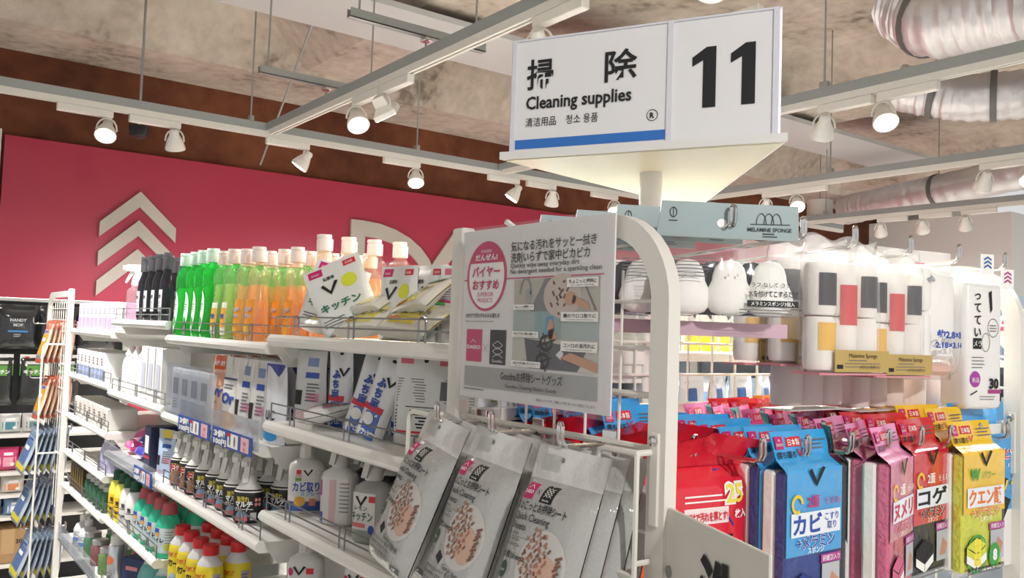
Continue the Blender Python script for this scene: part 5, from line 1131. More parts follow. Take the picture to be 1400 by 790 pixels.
dup(rA, 'blue footed drain cleaner pouch standing behind the leaning pair', (.80, 1.42, z1b), R(-70)); dup(rA, 'blue footed drain cleaner pouch beside the blue corner pouches', (.76, 1.60, z1b), R(-68))
o = bag('large white pouch with dense back print and a punched hole, on the middle near shelf', 'back', .125, .158, .04, 'DDDCD9', (.775, 1.29, z1b), R(-58)); dup(o, 'large white back-printed pouch behind the front one, against the post', (.80, 1.16, z1b), R(-76)); dup(o, 'large white back-printed pouch deep in the middle near shelf', (.93, 1.25, z1b), R(-62))
bag('white pouch lying flat by the wire fence of the middle near shelf', 'plainback', .085, .12, .04, 'DEDDDA', (.69, 1.60, z1b + .02), rot=(R(-76), R(0), R(-120)))
# ---- white cartons behind the tall clear guard
def carton(label, loc, dims, col, art=None, rz=AISLE, group=None, name='carton', cat='box'):
    t = thing(name, label, cat, loc, rz, group); w, d, h = dims
    b = MB(); b.box((0, 0, h / 2), dims, .0012); b.build('carton_body', mat(col, .45, 0, .02), t, 0)
    MB().span((-w / 2 + .003, -d / 2 + .002, h - .0005), (w / 2 - .003, -d / 2 + .02, h + .0012)).build('lid_flap', mat(col, .45, 0, .02), t, 0)
    if art: p = Print(flatF(-d / 2 - .0006), .0004); art(p, w, h); p.build('print', t)
    return t
def art_navy(p, w, h): p.rect(-w * .3, h * .45, w * .3, h * .8, mat('39435E', .5), 1); p.fine(-w * .3, h * .36, w * .3, 4, h * .06, h * .025, GREYINK)
o = carton('white carton with a navy label behind the tall clear guard, leftmost of four', (.715, 2.44, zb2), (.08, .09, .125), 'E9E8E6', art_navy, group='white cartons behind the tall clear guard')
for q, s_ in enumerate(['second from the left', 'third from the left', 'rightmost of four']): dup(o, 'white carton with a navy label behind the tall clear guard, ' + s_, (.715, 2.44 - .083 * (q + 1), zb2), AISLE)
for q in range(3): dup(o, 'white carton in the back row behind the tall clear guard, %s from the left' % ORD[q], (.83, 2.44 - .09 * q, zb2), AISLE)
# ---- third bay, second shelf: white cone-topped bottles
def cone_bottle(label, col, capc, h=.15, r=.028, art=None, group=None, name='squeeze_bottle'):
    t = thing(name, label, 'bottle', group=group); pr = [(r * .9, 0), (r, .006), (r, h * .55), (r * .82, h * .7), (r * .5, h * .78)]
    MB().lathe(pr, 20, 1, .8).build('bottle', mat(col, .35, 0, .02), t, 60); MB().lathe([(r * .55, h * .775), (r * .55, h * .84), (r * .42, h * .85), (r * .18, h)], 18).build('cap', mat(capc, .35, 0, .02), t, 40)
    if art: p = Print(side_fn(pr, 1, .8), .0005); art(p, r * 2, h); p.build('label', t)
    return t
o = cone_bottle('white cone-topped squeeze bottle on the third bay, leftmost of three in front', 'EDEBE8', 'F2F0EE', .155, .032, lambda p, w, h: p.fine(-.02, .07, .02, 4, .01, .003, mat('B9BDCB', .5)), 'white squeeze bottles'); o.location = (.70, 3.10, 1.2595); o.rotation_euler = (0, 0, AISLE)
for q, (x, y, l) in enumerate([(.70, 3.01, 'second of three in front'), (.70, 2.92, 'third of three in front'), (.79, 3.07, 'left one in the back row'), (.79, 2.96, 'right one in the back row')]): dup(o, 'white cone-topped squeeze bottle on the third bay, ' + l, (x, y, 1.2595), AISLE)
o = carton('tall white pack beside the white squeeze bottles, left of three', (.71, 2.80, 1.2595), (.07, .08, .16), 'ECEAE8', lambda p, w, h: p.rect(-w * .3, h * .2, w * .3, h * .7, mat('BFC3D0', .5), 1), group='tall white packs'); dup(o, 'tall white pack beside the white squeeze bottles, middle of three', (.71, 2.715, 1.2595), AISLE); dup(o, 'tall white pack beside the white squeeze bottles, right of three', (.71, 2.63, 1.2595), AISLE)
# ---- third bay, third shelf: soft refill packs and boxes
z3c = 1.0525
def soft(label, w, h, d, col, loc, rot, band=None, group=None):
    t, F = pillow('refill_pack', label, 'refill pack', w, h, d, foil(col, .2, .5), .1, group); t.location = loc; t.rotation_euler = rot
    p = Print(F, .0006); p.rect(-w * .3, h * .35, w * .3, h * .6, band or PAPER, 1, 4); p.text('詰替用', 0, h * .44, h * .1, INK, 'c', .03); p.build('print', t); return t
for l, c, loc, rot, bnd in [('crumpled pink refill pack at the left of the third bay', 'D94F92', (.70, 3.10, z3c + .022), (R(-76), 0, R(-95)), None), ('crumpled pink refill pack stacked on the left pink pack', 'E0609E', (.715, 3.05, z3c + .062), (R(-80), 0, R(-110)), None), ('deep red-pink refill pack lying higher at the back of the third bay', 'C02E5A', (.79, 3.02, z3c + .022), (R(-74), 0, R(-80)), None), ('deep red-pink refill pack on top of the pile at the back', 'C43463', (.79, 2.93, z3c + .064), (R(-76), 0, R(-100)), None), ('violet-blue refill pack in front of the pink packs', '3B3FA8', (.695, 2.93, z3c + .022), (R(-78), 0, R(-90)), mat('6E79D0', .5)), ('violet-blue refill pack stacked on the front violet one', '4448B4', (.71, 2.90, z3c + .060), (R(-80), 0, R(-75)), mat('7B86DA', .5))]:
    soft(l, .095, .13, .042, c, loc, rot, bnd)
carton('dark navy box with a white panel standing right of the violet packs', (.72, 2.73, z3c), (.07, .09, .13), '26294A', lambda p, w, h: (p.rect(-w * .3, h * .4, w * .3, h * .8, PAPER, 1), p.rect(-w * .5, h * .28, w * .5, h * .34, REDINK, 1)))
o = bag('pale blue refill pouch with a yellow top beside the black sprays', 'plainback', .085, .135, .04, 'B9CDE6', (.70, 2.60, z3c), R(-74)); p = Print(standF(.085, .135, .04), .001); p.quad([(-.042, .112), (.042, .112), (.041, .134), (-.041, .134)], mat('E8D040', .4), 1); p.build('yellow_top', o); dup(o, 'pale blue refill pouch with a yellow top behind the front one', (.76, 2.61, z3c), R(-80))
# ---- third bay, fourth shelf: yellow, white and teal bottles
z3d = .8395
def art_y(p, w, h): p.rect(-w * .5, h * .1, w * .5, h * .5, mat('EFC81E', .4), 1, 6); p.text('泡', 0, h * .36, h * .1, INK, 'c', .04); p.rect(-w * .3, h * .31, w * .3, h * .325, INK, 2); p.rect(-w * .12, h * .18, w * .12, h * .23, INK, 2)
def art_w(p, w, h): p.text('泡', 0, h * .4, h * .1, INK, 'c', .04); p.rect(-w * .3, h * .36, w * .3, h * .372, INK, 1); p.rect(-w * .12, h * .2, w * .12, h * .25, INK, 1)
def bleach(label, col, capc, art, h, r, sy, group, capr=.55):
    t = thing('bleach_bottle', label, 'bottle', group=group); pr = [(r * .92, 0), (r, .006), (r, h * .50), (r * .96, h * .6), (r * .8, h * .72), (r * .55, h * .82)]
    MB().lathe(pr, 22, 1, sy).build('bottle', mat(col, .35, 0, .03), t, 60); MB().lathe([(r * .6, h * .80), (r * capr, h * .82), (r * (capr - .1), h * .97), (r * (capr - .16), h)], 18).build('cap', mat(capc, .4, 0, .02), t, 40)
    p = Print(side_fn(pr, 1, sy), .0005); art(p, r * 2, h); p.build('label', t); return t
o = bleach('pale yellow cleanser bottle with dark green cap, leftmost of two in front', 'EEE65A', '17583A', art_y, .155, .034, .75, 'pale yellow cleanser bottles'); o.location = (.69, 3.13, z3d); o.rotation_euler = (0, 0, R(-60))
for x, y, l in [(.69, 3.05, 'right of two in front'), (.765, 3.13, 'left one behind'), (.765, 3.05, 'right one behind')]: dup(o, 'pale yellow cleanser bottle with dark green cap, ' + l, (x, y, z3d), R(-60))
o = bleach('white cleanser bottle with dark green cap, left of two in front', 'EAE9E6', '17583A', art_w, .155, .034, .75, 'white cleanser bottles'); o.location = (.69, 2.97, z3d); o.rotation_euler = (0, 0, R(-60))
for x, y, l in [(.69, 2.89, 'right of two in front'), (.765, 2.97, 'left one behind'), (.765, 2.89, 'right one behind')]: dup(o, 'white cleanser bottle with dark green cap, ' + l, (x, y, z3d), R(-60))
def art_t(p, w, h):
    r = w / 2; p.rect(-r * 1.4, h * .10, r * 1.4, h * .56, mat('C9D8DC', .4), 1, 10); p.rect(-r * .75, h * .42, -r * .1, h * .55, BLUEINK, 2); p.disc(-r * .3, h * .44, r * .25, h * .04, mat('E8A24A', .5), 3); p.rect(-r * .95, h * .12, -r * .5, h * .22, mat('E4D23A', .5), 2); p.text('トイレ', -r * .2, h * .3, h * .09, INK, 'c', .05, r * 1.1); p.fine(r * .4, h * .5, r * 1.1, 6, h * .05, h * .012, GREYINK); p.rect(r * .4, h * .16, r * 1.1, h * .28, mat('C9CF3A', .5), 2)
    p.poly([(-r * .5, h * .60), (r * .5, h * .60), (0, h * .76)], mat('5FE0C0', .35), 1)
o = bleach('teal toilet cleaner bottle with dusty red cap, first file from left, front', '2FBF98', 'C25A60', art_t, .148, .039, .8, 'teal toilet cleaner bottles', .58); o.location = (.70, 2.80, z3d); o.rotation_euler = (0, 0, R(-60))
for ci, y in enumerate([2.80, 2.715, 2.63, 2.545]):
    for ri, x in enumerate([.70, .775, .85]):
        if ci + ri: dup(o, 'teal toilet cleaner bottle with dusty red cap, %s file from left, %s' % (ORD[ci], ['front', 'second row', 'third row'][ri]), (x, y, z3d), R(-60))
# ---- second bay, fourth shelf: yellow bottles with red caps
def art_r(p, w, h):
    r = w / 2; p.rect(-r * 1.3, h * .05, r * .55, h * .70, mat('EFD92A', .4), 1, 10); p.text('強力洗浄', -r * .4, h * .60, h * .06, REDINK, 'c', .06, r * 1.1); p.text('パワー', -r * .45, h * .47, h * .10, INK, 'c', .06, r * 1.0); p.disc(-r * .3, h * .22, r * .5, h * .16, mat('A9C8DC', .4), 2); p.text('Cleaner', -r * .3, h * .3, h * .04, BLUEINK, 'c')
    for k in range(3): p.poly([(r * .16, h * (.42 + .03 * k)), (r * .32, h * (.45 + .03 * k)), (r * .48, h * (.42 + .03 * k)), (r * .48, h * (.435 + .03 * k)), (r * .32, h * (.465 + .03 * k)), (r * .16, h * (.435 + .03 * k))], REDINK, 2)
    p.rect(r * .58, h * .06, r * 1.25, h * .66, mat('B5A9B6', .4), 1, 6); p.fine(r * .62, h * .62, r * 1.2, 12, h * .042, h * .015, mat('6E5A8A', .5))
def redcap(label):
    t = thing('cleaner_bottle', label, 'bottle', group='yellow bottles with red caps'); r = .034; h = .195; pr = [(r * .92, 0), (r, .006), (r, h * .70), (r * .92, h * .76), (r * .5, h * .86), (r * .46, h * .88)]
    MB().lathe(pr, 24, 1, .8).build('bottle', mat('E9D52E', .35, 0, .02), t, 60); MB().lathe([(r * .93, h * .745), (r * .93, h * .762), (r * .51, h * .862), (r * .48, h * .885)], 24, 1.005, .805).build('shoulder', mat('D9D8DC', .35), t, 60)
    MB().lathe([(r * .56, h * .875), (r * .58, h * .88), (r * .58, h * .99), (r * .54, h)], 20).build('cap', mat('D8262C', .35), t, 40); p = Print(side_fn(pr, 1, .8), .0005); art_r(p, r * 2, h); p.build('label', t); return t
o = None
for ci, y in enumerate([2.41, 2.33, 2.25, 2.17]):
    for ri, x in enumerate([.70, .77]):
        lab = 'yellow bottle with red cap, %s from the left in the %s row' % (ORD[ci], ORD[ri])
        if o is None: o = redcap(lab); o.location = (x, y, .7575); o.rotation_euler = (0, 0, R(-45))
        else: dup(o, lab, (x, y, .7575), R(-45 + random.uniform(-10, 10)))
o2 = cone_bottle('white tub with a grey lid at the right end of the bottom visible shelf', 'D4D3CF', '9A9995', .16, .045); o2.location = (.72, 1.90, .7575)
# ---- third bay, fifth shelf
z3e = .6175
t = thing('spray_can', 'silver aerosol can at the bottom left of the third bay', 'can', (.69, 3.10, z3e), R(-60)); pr = [(.026, 0), (.028, .003), (.028, .13), (.024, .138)]; MB().lathe(pr, 22).build('can', mat('C8CBD0', .25, .7, .02), t); MB().lathe([(.022, .138), (.021, .165), (.008, .172)], 18).build('cap', WHITE, t); p = Print(side_fn(pr, 1, 1), .0005); p.disc(0, .09, .014, .014, mat('D86A4A', .5), 1); p.fine(-.02, .06, .02, 4, .01, .003, GREYINK); p.build('label', t)
dup(t, 'silver aerosol can behind the front one on the third bay', (.77, 3.12, z3e), R(-60))
o = carton('navy box with large pale letters at the bottom of the third bay', (.75, 2.95, z3e), (.11, .10, .125), '22305E', lambda p, w, h: (p.text('OXI', 0, h * .3, h * .24, mat('9FC4EA', .4), 'c', .06, w * .8), p.rect(-w * .35, h * .7, w * .1, h * .8, mat('D98A8A', .5), 1)), R(-60)); dup(o, 'navy box with large pale letters behind the front one', (.88, 2.98, z3e), R(-60))
o = bleach('big pale teal bottle at the bottom edge of the view', '6FB8B4', 'C9D8D6', art_t, .19, .055, .8, 'big pale teal bottles', .5); o.location = (.725, 2.76, z3e); o.rotation_euler = (0, 0, R(-60)); dup(o, 'big pale teal bottle right of the first one at the bottom edge', (.725, 2.62, z3e), R(-60))
# ---- fourth bay
def art_lav(p, w, h): p.rect(-w * .48, .002, w * .48, h * .48, mat('B79FD6', .5), 1); p.fine(-w * .3, h * .8, w * .3, 3, h * .08, h * .03, mat('9A8AB0', .5))
o = carton('white and lavender box on the top far shelf, first file from the left, front row', (.71, 3.89, ZT4), (.068, .07, .105), 'ECE9EE', art_lav, group='white and lavender boxes')
for ci in range(9):
    for ri, x in enumerate([.71, .785]):
        if ci + ri: dup(o, 'white and lavender box on the top far shelf, %s file from the left, %s row' % (ORD[ci], ['front', 'back'][ri]), (x, 3.89 - .078 * ci, ZT4), AISLE)
def art_bl(p, w, h): p.rect(-w * .48, .002, w * .48, h * .42, mat('8EA0CC', .5), 1); p.fine(-w * .2, h * .8, w * .25, 3, h * .1, h * .05, mat('7A3A44', .5))
o = carton('white and pale blue box on the second far shelf, first from the left in front', (.71, 3.88, 1.2745), (.066, .07, .10), 'EAE9E8', art_bl, group='white and pale blue boxes')
for ci in range(7):
    for ri, x in enumerate([.71, .785]):
        if ci + ri: dup(o, 'white and pale blue box on the second far shelf, %s from the left %s' % (ORD[ci], ['in front', 'behind'][ri]), (x, 3.88 - .076 * ci, 1.2745), AISLE)
def art_cr(p, w, h): p.fine(-w * .25, h * .75, w * .25, 4, h * .13, h * .06, mat('8A4A44', .5))
o = carton('ivory carton on the third far shelf, first from the left', (.72, 3.84, 1.1095), (.072, .10, .075), 'DEDBD4', art_cr, group='ivory cartons')
for ci in range(1, 7): dup(o, 'ivory carton on the third far shelf, %s from the left' % ORD[ci], (.72, 3.84 - .09 * ci, 1.1095), AISLE)
o = cone_bottle('slim lavender bottle on the fourth far shelf, left one', 'B9B4D4', 'E4E2E6', .125, .026, None, 'slim lavender bottles'); o.location = (.70, 3.36, .9625); dup(o, 'slim lavender bottle on the fourth far shelf, right one', (.70, 3.28, .9625), 0)
o = carton('dark brown thin box on the fifth far shelf, first from the left', (.71, 3.86, .8275), (.035, .08, .095), '4A3A22', lambda p, w, h: p.rect(-w * .3, h * .1, w * .3, h * .9, mat('8A7430', .5), 1), group='thin dark boxes')
for ci in range(1, 6): dup(o, 'dark brown thin box on the fifth far shelf, %s from the left' % ORD[ci], (.71, 3.86 - .045 * ci, .8275), AISLE)
def jar(label, col, group):
    t = thing('jar', label, 'jar', group=group); MB().lathe([(.03, 0), (.032, .004), (.032, .065), (.026, .073)], 20).build('jar_body', clear(col, .6, .06, col, 0), t, 60); MB().lathe([(.027, .072), (.028, .074), (.028, .088), (.024, .09)], 20).build('lid', mat('B9BABB', .3, .6), t); return t
o = jar('green jar with silver lid on the fifth far shelf, first from the left', '6FB08E', 'green jars'); o.location = (.70, 3.57, .8275)
for ci in range(1, 5): dup(o, 'green jar with silver lid on the fifth far shelf, %s from the left' % ORD[ci], (.70 + .0 * ci, 3.57 - .075 * ci, .8275))
pb = t = thing('pump_bottle', 'white round bottle with a blue band at the bottom far shelf, left one', 'bottle', (.70, 3.72, .6175), R(-60), 'white round bottles'); pr = [(.036, 0), (.04, .006), (.04, .09), (.03, .115), (.014, .125), (.013, .135)]; MB().lathe(pr, 22).build('bottle', mat('D9D9DC', .35), t, 60); MB().lathe([(.016, .132), (.016, .16), (.006, .162), (.006, .18)], 16).box((0, -.012, .184), (.014, .045, .01), .002).build('pump', WHITE, t); p = Print(side_fn(pr, 1, 1), .0005); p.rect(-.05, .03, .05, .05, mat('5A7FC0', .5), 1, 10); p.fine(-.02, .08, .02, 3, .008, .003, GREYINK); p.build('label', t)
t.scale = (.85, .85, .72); dup(t, 'white round bottle with a blue band at the bottom far shelf, right one', (.70, 3.62, .6175), R(-60))
for c, nm_, y0 in [('7FB890', 'green', 3.53), ('C98A8E', 'rosy', 3.40), ('A9C98A', 'lime', 3.27)]:
    o = jar('%s jar with silver lid at the bottom far shelf, front' % nm_, c, nm_ + ' jars at the bottom'); o.location = (.70, y0, .6175); dup(o, '%s jar with silver lid at the bottom far shelf, behind' % nm_, (.78, y0 + .02, .6175))
MB().span((XF, 3.19, .42), (XM, 3.95, .44), .004).build('shelf_board', SHELFW, bays[3], off=bays[3].location); soft('shiny purple pack on the lowest visible far shelf', .16, .2, .06, '7A68A8', (.78, 3.66, .47), (R(-80), 0, R(-80)))

# ================================================================== far end of the gondola: packs hung on the side frame
def flat_pack(name, label, w, h, d, body, top, inset, group):
    t, F = pillow(name, label, 'hanging pack', w, h, d, foil(body, .16, .4), .12, group)
    p = Print(F, .0006); p.rect(-w * .5, h * .78, w * .5, h, foil(top), 1, 5); p.rect(-w * .34, h * .2, w * .34, h * .68, mat(inset, .45, 0, .1), 1, 5); p.rect(-w * .2, h * .5, w * .2, h * .58, PAPER, 2); p.fine(-w * .3, h * .16, w * .3, 3, h * .03, h * .012, GREYINK); p.text('お掃除', 0, h * .70, h * .07, BLUEINK, 'c', .03, w * .5); p.rect(-w * .46, h * .02, w * .46, h * .1, mat(top, .45), 1, 5); p.build('print', t); return t
for rowi, (z, nm_, cols4) in enumerate([(1.30, 'upper', ('E8C9B4', 'E0603E', 'D9A02A')), (1.06, 'lower', ('E8C9B4', 'E0603E', 'D9A02A'))]):
    o = None
    for q in range(6):
        lab = 'orange and white hanging pack at the far end, %s row, %s from the aisle' % (nm_, ORD[q]); x = .575 + .025 * q
        rot = (R(-14 + 2.2 * q), 0, R(-86 - 1.5 * q)); loc = (x, 4.20 + .008 * q, z)
        if o is None: o = flat_pack('hanging_pack', lab, .13, .19, .016, cols4[0], cols4[1], cols4[2], 'orange hanging packs'); o.location = loc; o.rotation_euler = rot
        else: dup(o, lab, loc, 0, None, rot)
for rowi, (z, nm_, y) in enumerate([(.84, 'first', 4.20), (.62, 'second', 4.24), (.40, 'third', 4.2)]):
    o = None
    for q in range(7):
        lab = 'blue-grey and yellow hanging pack at the far end, %s row down, %s from the aisle' % (nm_, ORD[q]); rot = (R(-18 + 2.6 * q), R(8), R(-84 - 1.5 * q)); loc = (.525 + .028 * q, y, z)
        if o is None: o = flat_pack('hanging_pack', lab, .13, .20, .014, 'AEB9C4', '7C8EA6', '5874A6', 'blue-grey hanging packs, %s row down' % nm_); o.location = loc; o.rotation_euler = rot; p = Print(pillowF(.13, .20, .014, .12), .0009); p.rect(-.06, .014, .06, .036, mat('E0CF3A', .4), 2, 5); p.build('yellow_band', o)
        else: dup(o, lab, loc, 0, None, rot)
for z, nm_ in [(1.47, 'upper orange packs'), (1.235, 'lower orange packs'), (1.02, 'upper blue-grey packs'), (.80, 'middle blue-grey packs'), (.59, 'lowest blue-grey packs')]:
    hook('chrome hook at the far end for the ' + nm_, .72, 4.23, z, -PI / 2, .17, 0, 'hooks at the far end')
t = thing('wire_bracket', 'white bent wire guard in front of the far orange packs', 'bracket', (.60, 4.08, 0)); MB().tube([(.05, 0, 1.385), (-.02, .0, 1.385), (-.028, .0, 1.375), (-.03, .0, .2)], .004, 8).tube([(.05, 0, .93), (-.03, 0, .93)], .004).build('wire', ARCHW, t)

# ================================================================== shelving along the back, left
t = thing('wall_shelving', 'dark backed store shelving behind the far end of the gondola at the left', 'shelf', (.5, 5.4, 0)); L = t.location
MB().span((-.4, 5.46, 0), (1.2, 5.50, 1.585)).build('back_panel', mat('2A2A2C', .6), t, 0, off=L)
for z in (.885, .69, .215, 1.60): MB().span((-.4, 5.16 if z < 1.5 else 5.42, z - .02), (1.2, 5.46, z), .004).build('shelf_board', SHELFW, t, off=L)
for x in (-.4, 1.2): MB().span((x - .02, 5.44, 0), (x + .02, 5.5, 1.6)).build('upright', SHELFW, t, 0, off=L)
for k in range(9): MB().tube([(-.35 + .18 * k, 5.46, 1.555), (-.35 + .18 * k, 5.24, 1.555)], .003).build('hook', CHROME, t, off=L)
for k in range(9): MB().tube([(-.35 + .18 * k, 5.46, 1.29), (-.35 + .18 * k, 5.24, 1.29)], .003).build('hook', CHROME, t, off=L)
def bag_hang(label, loc, w, h, d, col, hdr, art, group):
    t, F = pillow('hanging_bag', label, 'hanging pack', w, h, d, foil(col, .2, .6, 9), .12, group); t.location = loc
    p = Print(F, .0008); 
    if hdr: p.rect(-w * .48, h * .80, w * .48, h * .99, mat(hdr, .4), 1, 4)
    art(p, w, h); p.build('print', t); return t
def art_blk(p, w, h): p.text('HANDY', 0, h * .62, h * .09, mat('BFC4C9', .5), 'c', .03); p.text('MOP', 0, h * .51, h * .09, mat('BFC4C9', .5), 'c', .03); p.rect(-w * .24, h * .38, w * .24, h * .42, mat('3E86C0', .5), 1); p.fine(-w * .1, h * .34, w * .1, 2, h * .04, h * .02, mat('9A9EA3', .5))
def art_gr(p, w, h): p.rect(-w * .48, h * .58, w * .48, h * .78, mat('5E9A3E', .5), 1); p.text('キッチン', 0, h * .62, h * .09, WHINK, 'c', .03, w * .7); p.rect(-w * .3, h * .88, -w * .14, h * .95, REDINK, 2)
o = bag_hang('black hanging pack with pale lettering and a blue line, below the crimson wall', (.605, 5.22, 1.325), .19, .235, .08, '26272A', None, art_blk, 'black hanging packs')
dup(o, 'black hanging pack at the right, half hidden by the orange packs', (.80, 5.22, 1.325)); dup(o, 'black hanging pack behind the gondola corner', (.99, 5.22, 1.325)); dup(o, 'black hanging pack behind the first lettered one', (.61, 5.33, 1.325))
bag_hang('clear grey hanging pack at the left edge below the crimson wall', (.43, 5.22, 1.32), .17, .25, .08, 'A9A59E', None, lambda p, w, h: p.rect(-w * .2, h * .3, w * .2, h * .5, mat('D9D6CF', .4), 1), None)
o = bag_hang('green and black hanging pack with a white header, right one', (.690, 5.22, 1.03), .13, .27, .07, '2A2C2B', 'E6E5E1', art_gr, 'green and black hanging packs'); dup(o, 'green and black hanging pack with a white header, left one at the edge', (.535, 5.22, 1.03)); dup(o, 'green and black hanging pack with a white header, hidden right one', (.85, 5.22, 1.03))
def lump(label, loc, dims, col, accent, rz=0, group=None):
    t, F = pillow('goods_pack', label, 'goods pack', dims[0], dims[2], dims[1], foil(col, .18, .5, 20), .05, group); t.location = loc; t.rotation_euler = (0, 0, rz); p = Print(F, .0008); w, h = dims[0], dims[2]; p.rect(-w * .35, h * .2, w * .35, h * .6, mat(accent, .4, 0, .2), 1, 4); p.rect(-w * .2, h * .68, w * .2, h * .8, PAPER, 1, 3); p.disc(w * .18, h * .3, w * .09, h * .08, PAPER, 2); p.build('print', t); return t
gl = [('white and teal goods pack on the left back shelf, left one', .49, .885, 'DAD8D2', '3E7A80'), ('white and teal goods pack on the left back shelf, middle one', .60, .885, 'D6D6D2', '4A8A96'), ('white and teal goods pack on the left back shelf, right one', .71, .885, 'DCD8D4', '6E8E90'), ('cerise goods pack on the second left back shelf, left one', .49, .69, 'C9386A', 'E48AA8'), ('cerise goods pack on the second left back shelf, middle one', .60, .69, 'CF4070', 'E9A0B4'), ('cerise goods pack on the second left back shelf, right one', .71, .69, 'B92E5E', 'E48AA8')]
for l, x, z, c, a in gl: lump(l, (x, 5.24, z), (.105, .09, .10 if z > .8 else .12), c, a)
MB().span((-.4, 5.16, .555), (1.2, 5.46, .572), .003).build('shelf_board', SHELFW, t, off=L); MB().span((-.4, 5.16, .44), (1.2, 5.46, .457), .003).build('shelf_board', SHELFW, t, off=L)
for l, x, z, c, a in [('pale pack with an orange patch on the third left back shelf, left one', .51, .572, 'CFCBC4', 'D9824A'), ('pale pack with an orange patch on the third left back shelf, right one', .63, .572, 'D2CEC8', 'D98A5A'), ('blue and white carton-like pack on the fourth left back shelf, left one', .53, .457, '8FA9C4', 'E4E4E4'), ('blue and white carton-like pack on the fourth left back shelf, right one', .65, .457, '7F9CBC', 'E4E4E4')]: lump(l, (x, 5.24, z), (.11, .09, .085), c, a)
t = thing('cardboard_box', 'brown cardboard box on the lowest left back shelf', 'box', (.62, 5.28, .2165)); CB = mat('A9855C', .7, 0, .08, 30)
MB().box((0, 0, .085), (.32, .2, .17), .002).build('box_body', CB, t, 0); MB().span((-.16, -.1, .1702), (-.002, .1, .1735)).build('flap', CB, t, 0); MB().span((.002, -.1, .1702), (.16, .1, .1735)).build('flap', CB, t, 0); MB().span((-.03, -.1006, .05), (.03, .1006, .1738)).build('packing_tape', mat('B99A6E', .3), t, 0)
p = Print(flatF(-.1012), .0004); p.text('30枚入', .08, .10, .03, INK, 'c', .02); p.rect(-.14, .1, -.06, .13, mat('4A3826', .6), 1); p.build('print', t)

# ================================================================== goods seen through the end grid (back side of the nearest bay)
def thru(label, x, y, z, w, h, kind, rz=0):
    cols = {'yel': 'E9E6DC', 'tab': 'E6E8EE', 'box': 'E8E2CC'}
    t, F = pillow('wipes_pack', label, 'hanging pack', w, h, .022, foil(cols[kind], .2, .3), .08); t.location = (x, y, z); t.rotation_euler = (0, 0, rz); p = Print(F, .0007)
    if kind == 'yel': p.quad([(-w * .45, h * .02), (w * .45, h * .02), (w * .4, h * .5), (-w * .4, h * .42)], mat('EFE23A', .4), 1, 5); vmark(p, 0, h * .74, w * .5); p.rect(w * .1, h * .45, w * .24, h * .62, REDINK, 2); p.fine(-w * .4, h * .92, w * .4, 2, h * .03, h * .01, GREYINK)
    elif kind == 'tab': p.rect(-w * .3, h * .62, w * .1, h * .92, mat('3E66A8', .5), 1, 3); p.text('8g', -w * .1, h * .48, h * .1, mat('7E9A2E', .5), 'c', .05); p.poly([(-w * .4, h * .1), (-w * .1, h * .1), (-w * .2, h * .42), (-w * .35, h * .4)], BLUEINK, 1); p.text('25枚', w * .2, h * .18, h * .07, REDINK, 'c', .05, None, 78); p.text('25枚', w * .28, h * .6, h * .07, REDINK, 'c', .05, None, 78)
    else: p.rect(-w * .45, h * .1, w * .45, h * .45, mat('EFC93A', .5), 1, 3); p.rect(-w * .2, h * .55, w * .2, h * .7, mat('4E9A4A', .5), 1); p.rect(-w * .4, h * .2, w * .2, h * .3, mat('E08A3A', .5), 2); p.rect(-w * .1, h * .32, w * .1, h * .42, mat('DB6E86', .5), 2)
    p.build('print', t); return t
for q, x in enumerate([1.02, 1.075]): thru('small yellow label box pack seen through the arch, %s of two' % ('left', 'right')[q], x + .05, 1.10 + .02 * q, 1.481, .052, .085, 'box')
for q, x in enumerate([1.21, 1.262, 1.315, 1.365]): thru('white pack with a yellow foot hanging behind the end grid, %s from the left' % ORD[q], x, 1.09 + .004 * q, 1.462, .052, .115, 'yel', R((-1) ** q * 8))
for q in range(4): thru('white and blue pack with red count lettering behind the end grid, %s from the left' % ORD[q], 1.255 + .072 * q, 1.12, 1.29, .06, .14, 'tab', R(14 if q % 2 else -6))
for q in range(4): thru('white and blue wipes pack behind the grid beneath the notice, %s from left' % ORD[q], .76 + .078 * q, 1.075, 1.33 - .01 * (q % 2), .07, .135, 'tab', R(8 - 5 * q))
t = thing('white_tray', 'white plastic tray with small tins behind the end grid', 'tray', (1.215, 1.2, 1.2645)); MB().span((-.12, -.09, 0), (.12, .09, .004)).span((-.12, -.09, 0), (.12, -.086, .05)).span((-.12, .086, 0), (.12, .09, .05)).span((-.12, -.09, 0), (-.116, .09, .05)).span((.116, -.09, 0), (.12, .09, .05)).build('tray', mat('E9E8E4', .4), t, 0)

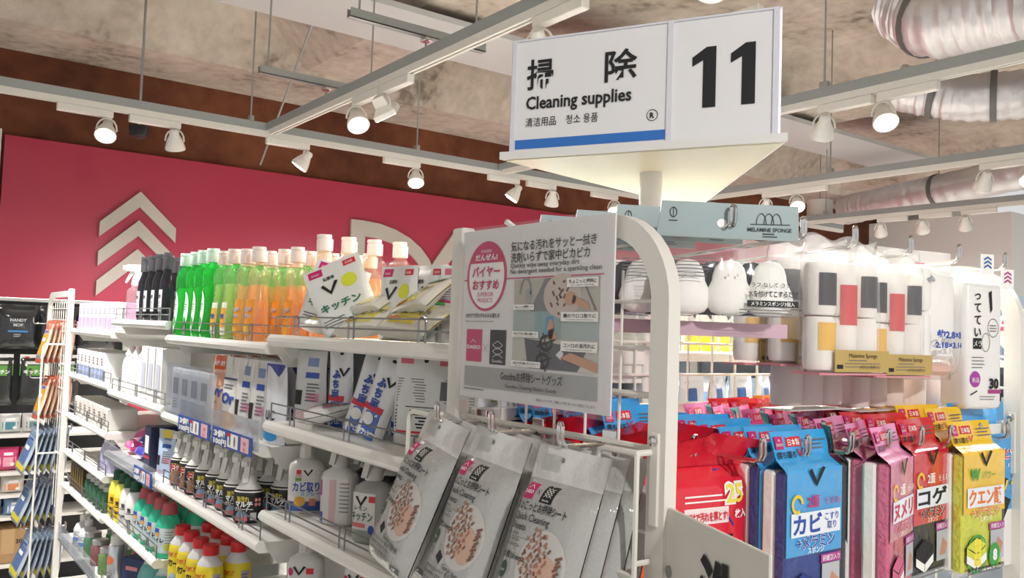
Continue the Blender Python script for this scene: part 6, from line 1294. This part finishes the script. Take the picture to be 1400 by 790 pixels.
# ================================================================== shelving beyond the right arch
t = thing('wall_shelving', 'store shelving with white boards seen beyond the right arched frame', 'shelf', (2.75, 1.6, 0)); L = t.location
MB().span((2.72, .6, 0), (2.75, 3.4, 1.66)).build('back_panel', mat('8E9AA6', .5), t, 0, off=L)
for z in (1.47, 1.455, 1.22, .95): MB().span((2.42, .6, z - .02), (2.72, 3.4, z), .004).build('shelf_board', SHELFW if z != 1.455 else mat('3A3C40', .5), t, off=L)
for y in (.6, 1.5, 2.4, 3.4): MB().span((2.7, y - .02, 0), (2.76, y + .02, 1.7)).build('upright', SHELFW, t, 0, off=L)
gcol = [('BFD3E6', 'E9D97A'), ('5E86C4', 'E4E4E4'), ('6A7FB0', 'D0567E'), ('DADDE2', 'C9406E'), ('9CC4E4', 'F0F0EE'), ('E4E6EA', '3E86C0')]
for q in range(12):
    y = .78 + .135 * q; c = gcol[q % 6]
    lump('blue and white pack, top shelf beyond the right arch, %s from near end' % ORD[q], (2.50, y, 1.47), (.12, .07, .14), c[0], c[1], -PI / 2)
    lump('white and pale blue pack, middle shelf beyond the right arch, %s from near end' % ORD[q], (2.50, y, 1.22), (.125, .09, .15), ('E6E8EC', 'BFDDF0')[q % 2], ('7FB4DC', 'F2F2F0')[q % 2], -PI / 2)
    lump('pale bag, lower shelf beyond the right arch, %s from near end' % ORD[q], (2.50, y, .95), (.125, .09, .15), ('CBD6E0', 'E2E0DC')[q % 2], ('D9668A', '6EA4D0')[q % 2], -PI / 2)
t = thing('plate_pack', 'round white plate-shaped brush pack with a pink wedge beyond the right arch', 'hanging pack', (2.42, 1.03, 1.49), -PI / 2); MB().lathe([(.055, 0), (.06, .004), (.06, .01), (.05, .014)], 28, M=Matrix.Translation((0, 0, .06)) @ Matrix.Rotation(PI / 2, 4, 'X')).build('disc', mat('DFE0E2', .4), t); p = Print(flatF(-.0148), .0004); p.add([(0, .06), (-.045, .06), (-.04, .085), (-.02, .102)], [(0, 3, 2, 1)], mat('C95A78', .4), 1); p.disc(.012, .066, .02, .02, mat('C4C8CC', .4), 1); p.build('print', t)
